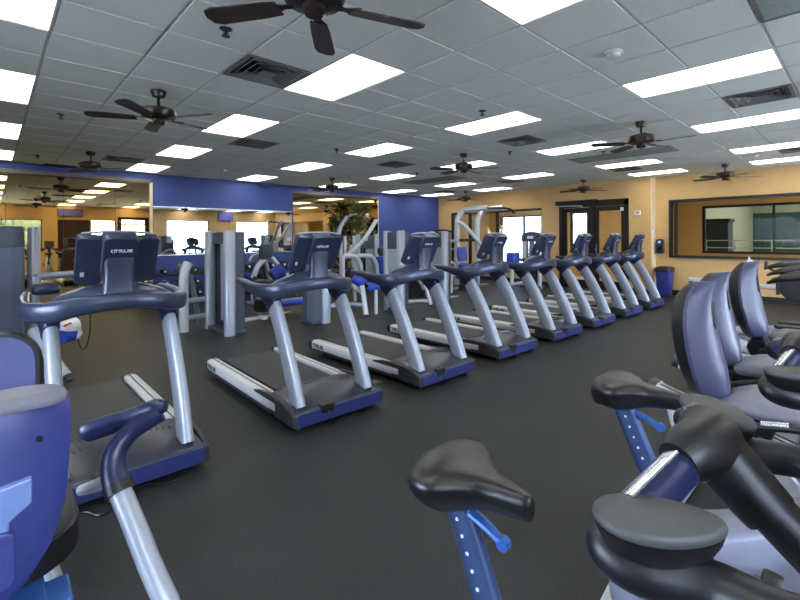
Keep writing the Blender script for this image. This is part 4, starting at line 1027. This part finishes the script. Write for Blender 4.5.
mtube(t, 'roller_core', 'royal_vinyl', [at(61, 337, Y=6.8), at(74, 334, Y=6.95)], .075, 16)
b = mtube(t, 'warning_label', 'red_plastic', [at(64, 326, Y=6.77), at(71, 323, Y=6.82)], (.012, .012), 6)
mtube(t, 'selector_handle', 'orange_plastic', [at(74, 316, Y=7.2), at(82, 311, Y=7.2)], .04, 10)
mtube(t, 'cable', 'black', [at(78, 302, Y=7.2), at(78, 335, Y=7.2), at(81, 348, Y=7.2), at(86, 347, Y=7.2), at(90, 330, Y=7.2), at(90, 298, Y=7.2)], .008, 6, 4)

# --- tower 1 with a post and beams to its left, seat and arms to its right
t = thing('chest_press_machine', 'twin column silver weight tower standing alone left of the second treadmill, with a pale post', 'weight machine', (2.7, 7.4, 0))
tower(t, (.02, 0, 0), 0, .84, 1.65, .22, 'silver')
p0 = at(184, 332, Z=0)
mtube(t, 'post', 'silver_light', [(p0.x, p0.y, 0), (p0.x, p0.y, .85), (p0.x + .02, p0.y, 1.0), (p0.x + .08, p0.y + .03, 1.12)], (.055, .075), 12)
mtube(t, 'post', 'silver', [(p0.x + .35, p0.y + .35, 0.04), (p0.x + .2, p0.y + .2, .7), (p0.x + .1, p0.y + .1, 1.08)], .04, 10)
for z in (.22, .5): mtube(t, 'beam', 'silver', [(p0.x, p0.y, z), (2.72, 7.85, z)], (.035, .045))
mpad(t, 'pad', 'cap_dark', (p0.x + .06, p0.y + .12, 1.02), (.25, .2, .12), R(20))
foot(t, (p0.x, p0.y))

# --- seated press just right of tower 1
t = thing('seated_row_machine', 'pale two armed lever machine behind the handrail of the second treadmill, with blue roller', 'weight machine', (3.7, 8.4, 0))
Yq = 8.4
mtube(t, 'base_beam', 'silver_light', [at(236, 322, Y=7.9), at(264, 318, Y=8.1), at(300, 312, Y=8.5)], (.06, .05), 12)
mtube(t, 'round_foot', 'white_plastic', [at(259, 322, Y=8.0), at(264, 323, Y=8.0)], .13, 18)
mtube(t, 'post', 'silver', [at(259, 318, Y=Yq), at(258, 296, Y=Yq)], (.05, .05))
mtube(t, 'lever_arm', 'silver_light', [at(254, 276, Y=8.3), at(258, 266, Y=8.3), at(266, 258, Y=8.4)], .05, 12, 3)
mtube(t, 'lever_arm', 'silver_light', [at(272, 258, Y=8.4), at(277, 264, Y=8.3), at(283, 272, Y=8.2)], .045, 12, 3)
mtube(t, 'curved_frame', 'silver', [at(250, 262, Y=8.7), at(254, 256, Y=8.7), at(262, 257, Y=8.7), at(268, 272, Y=8.7), at(272, 300, Y=8.7)], .045, 12, 3)
mtube(t, 'roller_pad', 'royal_vinyl', [at(272, 276, Y=8.1), at(282, 268, Y=8.1)], .11, 16)
mpad(t, 'chest_pad', 'cap_dark', at(266, 252, Y=8.4), (.3, .12, .3), 0, R(20))
mtube(t, 'counterweight', 'iron', [at(259, 306, Y=8.2), at(265, 306, Y=8.3)], .12, 18)
mtube(t, 'gas_strut', 'charcoal', [at(262, 262, Y=8.5), at(268, 290, Y=8.5)], .03, 8)
mpad(t, 'seat_pad', 'cap_dark', at(268, 282, Y=8.4), (.4, .42, .09), 0, R(15))

# --- tower 2 with its beam, foot and blue pads
t = thing('leg_extension_machine', 'weight tower hidden behind the second treadmill, with bright blue pads on the right', 'weight machine', (4.25, 6.98, 0))
tower(t, (.02, 0, 0), R(180), .42, 1.63, .25)
mtube(t, 'base_beam', 'silver', [(4.3, 7.3, .2), (5.1, 7.2, .2), (5.3, 7.0, .18)], (.05, .05))
mtube(t, 'support', 'silver_light', [at(366, 315, Z=0.02), at(363, 292, Y=6.95), at(361, 283, Y=7.0)], .05, 12)
foot(t, at(367, 316, Z=0))
mtube(t, 'lever', 'silver', [at(349, 282, Y=7.6), at(356, 290, Y=7.3), at(362, 293, Y=7.0)], .035, 10, 2)
mtube(t, 'support', 'silver_light', [at(355, 301, Y=7.6), at(354, 284, Y=7.6)], .035, 10)
mtube(t, 'roller_pad', 'royal_vinyl', [at(353, 278, Y=7.1), at(363, 284, Y=7.0)], .09, 16)
mtube(t, 'roller_pad', 'royal_vinyl', [at(369, 288, X=5.45), at(379, 286, X=5.6)], .085, 16)
mtube(t, 'support', 'silver_light', [at(376, 290, X=5.5) * 1 - Vector((0, 0, .9)), at(376, 290, X=5.5)], .035, 10)
mpad(t, 'seat_pad', 'royal_vinyl', at(288, 302, Y=8.0), (.75, .34, .1), 0, R(8))
mtube(t, 'seat_beam', 'silver', [at(282, 303, Y=8.0), at(322, 297, Y=8.0)], (.05, .06))
mtube(t, 'cross_frame', 'silver_light', [at(308, 312, Y=8.6), at(313, 290, Y=8.6)], (.05, .06))
mtube(t, 'base_beam', 'silver', [at(306, 311, Y=8.6), at(332, 312, Y=8.0)], (.05, .05))
mtube(t, 'selector_knob', 'orange_plastic', [at(295, 294, Y=7.8), at(297, 291, Y=7.8)], .05, 10)

# --- pulldown with two long levers near the palm
t = thing('pulldown_machine', 'lever machine with two long raised silver arms in front of the palm', 'weight machine', (7.9, 10.2, 0))
Yl = 9.35
def rel(p, a, b): return [p + Vector((a, b, 0))]
mtube(t, 'lever_arm', 'silver_light', [at(345, 257, Y=Yl), at(362, 242, Y=Yl), at(371, 229, Y=Yl), at(377, 219, Y=Yl)], (.04, .055), 12, 3)
mtube(t, 'lever_arm', 'silver', [at(339, 234, Y=9.9), at(341, 226, Y=9.9), at(347, 217, Y=9.9)], (.04, .055), 12, 3)
mtube(t, 'lever_arm', 'silver', [at(338, 257, Y=9.7), at(339, 234, Y=9.9)], (.03, .04), 10)
mtube(t, 'handle', 'iron', [at(377, 219, Y=Yl), at(372, 217, Y=Yl - .2), at(367, 215, Y=Yl - .4)], .022, 8)
mtube(t, 'handle', 'silver', [at(347, 217, Y=9.9), at(352, 215, Y=9.75), at(357, 214, Y=9.6)], .022, 8)
mtube(t, 'handle_end', 'white_plastic', [at(366, 215, Y=Yl - .4), at(368, 215, Y=Yl - .4)], .035, 10)
for a, b in (((341, 240), (341, 275)), ((345, 236), (345, 258)), ((354, 236), (354, 256)), ((351, 245), (353, 268))):
    mtube(t, 'upright', 'silver_light', [at(a[0], a[1], Y=Yl + .2), at(b[0], b[1], Y=Yl + .2)], (.04, .04), 10)
for x0, x1, yy in ((343, 361, 9.1), (356, 377, 9.2)):
    mtube(t, 'arched_frame', 'silver_light', [at(x0, 256, Y=yy), at(x1 - 8, 256, Y=yy), at(x1 - 3, 260, Y=yy), at(x1, 268, Y=yy), at(x1 + 1, 290, Y=yy)], (.05, .06), 12, 3)
    mtube(t, 'arched_frame', 'silver_light', [at(x0, 256, Y=yy), at(x0, 290, Y=yy)], (.045, .05), 12)
mpad(t, 'seat_pad', 'royal_vinyl', at(382, 265, Y=9.2), (.3, .3, .45), 0, R(20))
mpad(t, 'seat_pad', 'royal_vinyl', at(366, 280, Y=9.1), (.5, .4, .1), 0, R(10))
mtube(t, 'knee_roller', 'cap_dark', [at(380, 252, Y=9.1), at(387, 250, Y=9.1)], .11, 14)
c = at(368, 262, Y=10.0)
tower(t, Vector((c.x - 7.9, -.15, 0)), R(62), .52, 1.62, .42, 'stack_gray')
MB().box(at(365, 239, Y=9.62) - Vector((7.9, 10.2, 0)), (.18, .01, .09)).build('instruction_label', 'white_plastic', t, smooth=False)

# --- towers 3 and 4
t = thing('shoulder_press_machine', 'silver weight tower with dark top left of the third treadmill console', 'weight machine', (6.03, 6.88, 0))
tower(t, (.02, 0, 0), 0, .42, 1.66, .38)
mtube(t, 'base_beam', 'silver', [at(405, 302, Y=7.4), at(432, 301, Y=7.1)], (.05, .05))
mtube(t, 'leg', 'silver_light', [at(431, 305, Z=.02), at(425, 285, Y=7.0)], .04, 10)
foot(t, at(431, 306, Z=0))
mtube(t, 'counterweight', 'iron', [at(415, 287, Y=8.2), at(418, 287, Y=8.3)], .25, 18)
mtube(t, 'upright', 'silver_light', [at(419, 302, Y=8.2), at(419, 276, Y=8.2)], (.04, .05))
mpad(t, 'seat_pad', 'royal_vinyl', at(395, 285, Y=8.0), (.4, .4, .12))
mtube(t, 'emergency_label', 'red_plastic', [at(397, 281, Y=6.55), at(397, 286, Y=6.55)], (.05, .01), 8)
mtube(t, 'lever_arm', 'silver', [at(405, 275, Y=8.2), at(418, 280, Y=8.0), at(424, 290, Y=7.8)], .04, 10, 2)
t = thing('biceps_machine', 'silver weight tower right of the third treadmill console, low beams at its foot', 'weight machine', (7.66, 7.15, 0))
tower(t, (.02, 0, 0), 0, .42, 1.66, .38)
mtube(t, 'base_beam', 'silver', [at(447, 298, Y=7.3), at(472, 297, Y=7.6)], (.06, .05))
mtube(t, 'base_beam', 'silver', [at(447, 290, Y=8.4), at(470, 288, Y=8.4)], (.06, .05))
mtube(t, 'leg', 'silver_light', [at(451, 293, Y=8.0), at(452, 270, Y=8.0)], .04, 10)
mtube(t, 'roller_pad', 'iron', [at(464, 290, Y=8.0), at(467, 290, Y=8.2)], .16, 16)
mpad(t, 'seat_pad', 'royal_vinyl', at(463, 277, Y=8.4), (.35, .35, .1))
mtube(t, 'lever_arm', 'silver_light', [at(440, 272, Y=8.6), at(452, 262, Y=8.6), at(456, 270, Y=8.6)], .04, 10, 2)

# --- assisted pull up frame in the far corner
t = thing('pull_up_frame', 'tall arched silver pull up frame with blue pad before the far windows', 'weight machine', (10.9, 8.9, 0))
def arch(px, y, bx):
    return [at(px, 300, Y=y) , at(px, 262, Y=y), at(px, 232, Y=y), at(px + 1, 218, Y=y), at(px + 6, 211, Y=y), at(px + 14, 209, Y=y - .35), at(px + bx, 208, Y=y - .8)]
for px, y, bx in ((464, 9.0, 30), (484, 8.6, 26)):
    p = arch(px, y, bx); p[0].z = 0
    mtube(t, 'arched_post', 'silver_light', p, (.075, .085), 14, 4, (0, 1, 0))
    foot(t, p[0])
mtube(t, 'top_handle', 'silver_light', [at(470, 212, Y=9.0), at(489, 211, Y=8.6)], .04, 10)
mtube(t, 'bent_handle', 'iron', [at(494, 208, Y=8.0), at(507, 208, Y=7.7), at(517, 209, Y=7.6), at(521, 213, Y=7.6)], .03, 10, 3)
mtube(t, 'long_strut', 'silver_light', [at(464, 222, Y=8.9), at(472, 226, Y=8.7), at(497, 255, Y=8.1)], (.055, .06), 12, 3)
mtube(t, 'side_strut', 'silver', [at(446, 241, Y=9.2), at(464, 241, Y=9.0)], (.04, .05))
mtube(t, 'side_strut', 'silver', [at(446, 250, Y=9.2), at(464, 249, Y=9.0)], (.03, .03))
mtube(t, 'foot_brace', 'silver_light', [at(457, 284, Y=9.2), at(463, 262, Y=9.0)], (.04, .05))
mtube(t, 'foot_brace', 'silver_light', [at(478, 290, Y=8.4), at(462, 258, Y=9.0)], (.04, .05))
mtube(t, 'base_tube', 'silver', [at(465, 292, Y=8.6), at(490, 285, Y=8.4), at(496, 287, Y=8.3), at(500, 293, Y=8.2)], .06, 12, 3)
mpad(t, 'back_pad', 'royal_vinyl', at(469, 254, Y=8.7), (.3, .1, .42), R(-12), R(-30))
mpad(t, 'knee_pad', 'royal_vinyl', at(471, 266, Y=8.6), (.3, .3, .1), R(10), R(-30))
mpad(t, 'arm_pad', 'black', at(474, 240, Y=8.7), (.5, .16, .09), 0, R(-20))
mpad(t, 'arm_pad', 'black', at(496, 239, Y=8.2), (.4, .16, .09), 0, R(-20))
mpad(t, 'seat_pad', 'royal_vinyl', at(479, 281, Y=8.4), (.3, .3, .25))
mtube(t, 'step', 'iron', [at(467, 272, Y=8.8), at(482, 272, Y=8.4)], (.06, .03))

t.location.x -= .16; t.location.y += .15
# --- stack machine in front of the far window, and one with white tubes low down
t = thing('cable_column', 'pale weight stack with arched dark head standing before the far bright window', 'weight machine', (11.55, 7.05, 0))
c0, c1 = at(523, 236, X=11.55), at(541, 236, X=11.55); w = abs(c0.y - c1.y)
yc = (c0.y + c1.y) / 2 - 7.05
for s in (-1, 1): MB().tube([(0, yc + s * w * .42, 0), (0, yc + s * w * .42, 1.58)], (.06, .05), 14, 1, (1, 0, 0), .8).build('column', 'silver_light', t)
MB().prism([(yc - w / 2, 1.38), (yc + w / 2, 1.38), (yc + w / 2, 1.55), (yc + w * .4, 1.63), (yc, 1.67), (yc - w * .4, 1.63), (yc - w / 2, 1.55)], 'x', -.09, .12).build('head', 'cap_dark', t, bevel=.02)
MB().box((-.095, yc, 1.5), (.01, .2, .08)).build('instruction_label', 'white_plastic', t, smooth=False)
MB().bb((.03, yc - w * .4, .1), (.05, yc + w * .4, 1.38)).build('stack_guard', 'lavender', t, smooth=False)
for s in (-.1, .1): MB().tube([(0, yc + s, .1), (0, yc + s, 1.4)], .014, 8).build('guide_rod', 'chrome', t)
m = MB()
for k in range(13): m.box((0, yc, .12 + .035 * k), (.1, w * .55, .03))
m.build('weight_stack', 'iron', t, smooth=False)
MB().bb((-.2, yc - w * .5, 0), (.2, yc + w * .5, .08)).build('base', 'cap_dark', t, bevel=.012)
mtube(t, 'seat_post', 'silver_light', [at(512, 283, X=10.6), at(512, 268, X=10.6)], (.05, .05))
mpad(t, 'seat_pad', 'royal_vinyl', at(513, 258, X=10.6), (.35, .3, .3), 0, R(10))
mtube(t, 'seat_frame', 'silver_light', [at(506, 275, X=10.6), at(513, 263, X=10.6), at(524, 274, X=11.0), at(528, 282, X=11.3)], .04, 10, 2)
mtube(t, 'base_beam', 'silver', [at(505, 286, X=10.5), at(532, 281, X=11.5)], (.05, .05))
t = thing('barbell_rack', 'dark reddish rack with thin curved bars in the corner by the blue wall', 'rack', (11.9, 11.0, 0))
for x in (11.4, 12.2): mtube(t, 'post', 'fan_bronze', [(x, 11.2, 0), (x, 11.2, 1.72)], (.035, .05))
mtube(t, 'curved_bar', 'fan_bronze', [(11.0, 11.0, 1.5), (11.4, 11.0, 1.72), (11.9, 10.9, 1.78), (12.3, 10.8, 1.7), (12.35, 10.7, 1.4)], .03, 8, 3)
mtube(t, 'curved_bar', 'fan_bronze', [(11.0, 11.2, 1.2), (11.5, 11.2, 1.36), (12.2, 11.2, 1.3)], .03, 8, 3)
for k, x in enumerate((11.55, 11.85, 12.1)): mtube(t, 'hook', 'fan_bronze', [(x, 11.2, 1.3), (x, 11.0, 1.3), (x, 10.95, 1.4)], .02, 8)
for x in (11.4, 12.2): mtube(t, 'base_bar', 'fan_bronze', [(x, 11.5, .04), (x, 10.6, .04)], (.04, .04))

# --- dumbbell rack under the mirrors, every dumbbell its own thing
t = thing('dumbbell_rack', 'long black three tier dumbbell rack along the blue wall under the mirrors', 'rack', (4.4, 11.35, 0))
for x in (-1.95, 0, 1.95):
    MB().tube([(x, .28, .02), (x, .16, .5), (x, .24, .74)], (.03, .05), 8).build('post', 'black', t)
    MB().bb((x - .04, -.35, 0), (x + .04, .33, .05)).build('base_bar', 'black', t, bevel=.01)
TIERS = [(.16, -.18), (.42, -.03), (.68, .12)]
for z, y in TIERS:
    Mx = Matrix.Translation((0, y, z)) @ Matrix.Rotation(R(-14), 4, 'X')
    for yy in (-.09, .09): MB().box((0, yy, 0), (4.0, .035, .04), Mx).build('shelf_rail', 'black', t, bevel=.004)
def make_dumbbell(r, L, headmat='iron'):
    d = thing('dumbbell', 'x', 'dumbbell')
    MB().tube([(0, -L / 2, 0), (0, L / 2, 0)], .015, 10).build('handle', 'chrome', d)
    for s in (-1, 1):
        h = MB().tube([(0, s * (L / 2 - .01), 0), (0, s * (L / 2 + .01), 0), (0, s * (L / 2 + r * .75), 0), (0, s * (L / 2 + r * .8 + .01), 0)], [r * .8, r, r, r * .7], 8, 1, (0, 0, 1)).build('head', headmat, d, angle=30)
        MB().disc((0, s * (L / 2 + r * .8 + .011), 0), r * .4, .003, 'y', 12).build('number_plate', 'pale_decal', h)
    return d
dproto = {}
for ti, (z, y) in enumerate(TIERS):
    n = 12
    for k in range(n):
        r = .062 + .003 * k + (.012 if ti == 0 else 0)
        kind = 'shell_blue' if ti == 1 and k % 3 == 1 else 'iron'
        lab = '%s hexagonal dumbbell, %s from the left on the %s tier of the rack' % ('blue' if kind != 'iron' else 'black', ORD[k], ('bottom', 'middle', 'top')[ti])
        loc = (4.4 - 1.82 + k * .33, 11.35 + y + .005, z + r + .018)
        key = (kind, ti, k // 4)
        if key not in dproto:
            dproto[key] = make_dumbbell(r, .13, kind); d = dproto[key]; d.location = loc; d['label'] = lab
        else: d = dup(dproto[key], loc, 0, lab)
        d['group'] = 'dumbbells on the rack'
# flat bench between rack and tower
t = thing('flat_bench', 'flat weight bench with pale pad in front of the dumbbell rack', 'bench', (3.9, 9.9, 0))
MB().loft([[(x * s, y * s, z) for x, y in roundrect(1.1, .28, .05, 4)] for z, s in ((.92 - .5, .95), (.44, 1), (.49, 1), (.5, .94))]).build('pad', 'lavender', t, angle=50)
MB().tube([(-.45, 0, .38), (.45, 0, .38)], (.03, .04), 10).build('beam', 'silver', t)
for x in (-.42, .42):
    MB().tube([(x, 0, .38), (x, 0, .05)], (.03, .03), 10).build('leg', 'silver', t)
    MB().bb((x - .03, -.25, 0), (x + .03, .25, .05)).build('base_bar', 'silver', t, bevel=.01)

# --- potted palm in front of the right bronze mirror
t = thing('potted_palm', 'tall potted palm in front of the right bronze mirror', 'plant', (8.35, 11.25, 0))
MB().lathe([(.001, 0), (.15, 0), (.2, .34), (.22, .36), (.22, .4), (.19, .4), (.18, .36), (.001, .35)], 24).build('pot', 'terracotta', t)
MB().tube([(0, 0, .34), (.03, .0, .8), (-.02, 0, 1.3), (0, 0, 2.4)], [.045, .04, .035, .025], 10, 4).build('trunk', 'palm_trunk', t)
rnd = random.Random(11); m = MB()
for k in range(60):
    a = rnd.uniform(0, 2 * math.pi); z0 = rnd.uniform(1.2, 2.45); L = rnd.uniform(.3, .52)
    dx, dy = math.cos(a), math.sin(a)
    if dy > .4: L *= .55
    pts = [Vector((dx * L * f, dy * L * f, z0 + .62 * f * (1.0 if z0 > 1.6 else .6) - .5 * f * f * (1.2 if z0 < 1.6 else .9))) for f in (0, .25, .5, .75, 1)]
    pts = catmull(pts, 3)
    for i in range(2, len(pts) - 1):
        p = pts[i]; d = (pts[i + 1] - pts[i - 1]).normalized(); sd = Vector((-d.y, d.x, 0))
        if sd.length < .01: sd = Vector((1, 0, 0))
        sd.normalize()
        for s in (-1, 1):
            for q in (0, .5):
                b = p + d * .02 * q; l = .2 * (1 - .4 * i / len(pts)); tip = b + sd * s * l * .75 + d * l * .7 - Vector((0, 0, l * .25))
                mid = (b + tip) / 2; w = d * .013
                m.add([b, mid - w, tip, mid + w + Vector((0, 0, .006))], [(0, 1, 2), (0, 2, 3)])
m.build('fronds', 'palm_leaf', t, smooth=False)

# pink garment hanging by the window side, seen only as a reflection
t = thing('hanging_towel', 'pink towel hanging on a stand, reflected between the silver columns and the treadmill', 'towel', (9.6, -1.6, 0))
MB().tube([(0, 0, 0), (0, 0, 1.75)], .02, 10).build('stand', 'silver', t)
MB().lathe([(.001, 0), (.2, 0), (.2, .02), (.03, .04), (.001, .04)], 18).build('stand_base', 'silver', t)
MB().loft([[(x * s * (1 + .08 * math.sin(z * 9)), y * s + .02 * math.sin(z * 7), z) for x, y in roundrect(.34, .2, .08, 4)] for z, s in ((.75, 1.05), (.9, 1), (1.2, .9), (1.5, .85), (1.68, .6), (1.76, .25))]).build('cloth', 'pink_cloth', t, angle=70)

# ================================================================== LIGHT, WORLD, CAMERA
w = bpy.data.worlds.new('sky'); SC.world = w; w.use_nodes = True
bg = w.node_tree.nodes['Background']; bg.inputs['Color'].default_value = (.66, .74, 1.0, 1); bg.inputs['Strength'].default_value = WORLD_S
def portal(x0, x1, z0, z1):
    l = bpy.data.lights.new('window_daylight', 'AREA'); l.shape = 'RECTANGLE'; l.size = x1 - x0; l.size_y = z1 - z0
    l.cycles.is_portal = True
    o = bpy.data.objects.new('window_daylight', l); COL.objects.link(o)
    o.location = ((x0 + x1) / 2, YF - .16, (z0 + z1) / 2); o.rotation_euler = (R(90), 0, 0)
    return o
for a, b, c, d in BW:
    if (a, b) != (2.2, 3.4): portal(a, b, c, d)
for y0 in (.5,):
    o = portal(0, 4, .8, 2.5); o.location = (-4.16, y0 + 2, 1.65); o.rotation_euler = (R(90), 0, R(-90))  # daylight through the added left window
for y0, y1, z0, z1 in ((7.23, 8.02, 1.0, 2.44), (9.08, 11.25, .12, 2.4)):
    o = portal(y0, y1, z0, z1); o.location = (16.22, (y0 + y1) / 2, (z0 + z1) / 2); o.rotation_euler = (R(90), 0, R(90))
lamps = None
for i, (x, y) in enumerate(((14.4, .8), (14.4, 5.6), (14.4, 9.2))):
    lab = 'added unseen square lamp lighting the room behind %s' % ('the wide dark window', 'the entrance doors', 'the far window')[i]
    t = thing('added_room_lamp', lab, 'light', (x, y, 2.99))  # lamp added out of view to light the annex
    MB().bb((-.6, -.6, -.002), (.6, .6, .01)).build('frame', 'fixture_white', t, smooth=False)
    MB().bb((-.56, -.56, -.008), (.56, .56, -.003)).build('diffuser', 'light_diffuser', t, smooth=False)

cam = bpy.data.cameras.new('camera'); co = bpy.data.objects.new('camera', cam); COL.objects.link(co)
cam.sensor_fit = 'HORIZONTAL'; cam.sensor_width = 36; cam.lens = 36 * F_ / 800
cam.shift_x = -(CX_ - 400) / 800; cam.shift_y = (CY_ - 300) / 800
cam.clip_start = .02; cam.clip_end = 200
fwd = Vector((_s, _c, 0)); rgt = Vector((_c, -_s, 0)); upv = Vector((0, 0, 1))
r2 = rgt * _cr - upv * (-_sr) if False else rgt * _cr + upv * _sr
u2 = upv * _cr - rgt * _sr
mw = Matrix.Identity(4)
for i in range(3): mw[i][0] = r2[i]; mw[i][1] = u2[i]; mw[i][2] = -fwd[i]
mw[0][3], mw[1][3], mw[2][3] = 0, 0, CH
co.matrix_world = mw
SC.camera = co
SC.view_settings.view_transform = 'Standard'; SC.view_settings.look = 'None'; SC.view_settings.gamma = 1
SC.view_settings.use_curve_mapping = False
SC.view_settings.exposure = EXPO
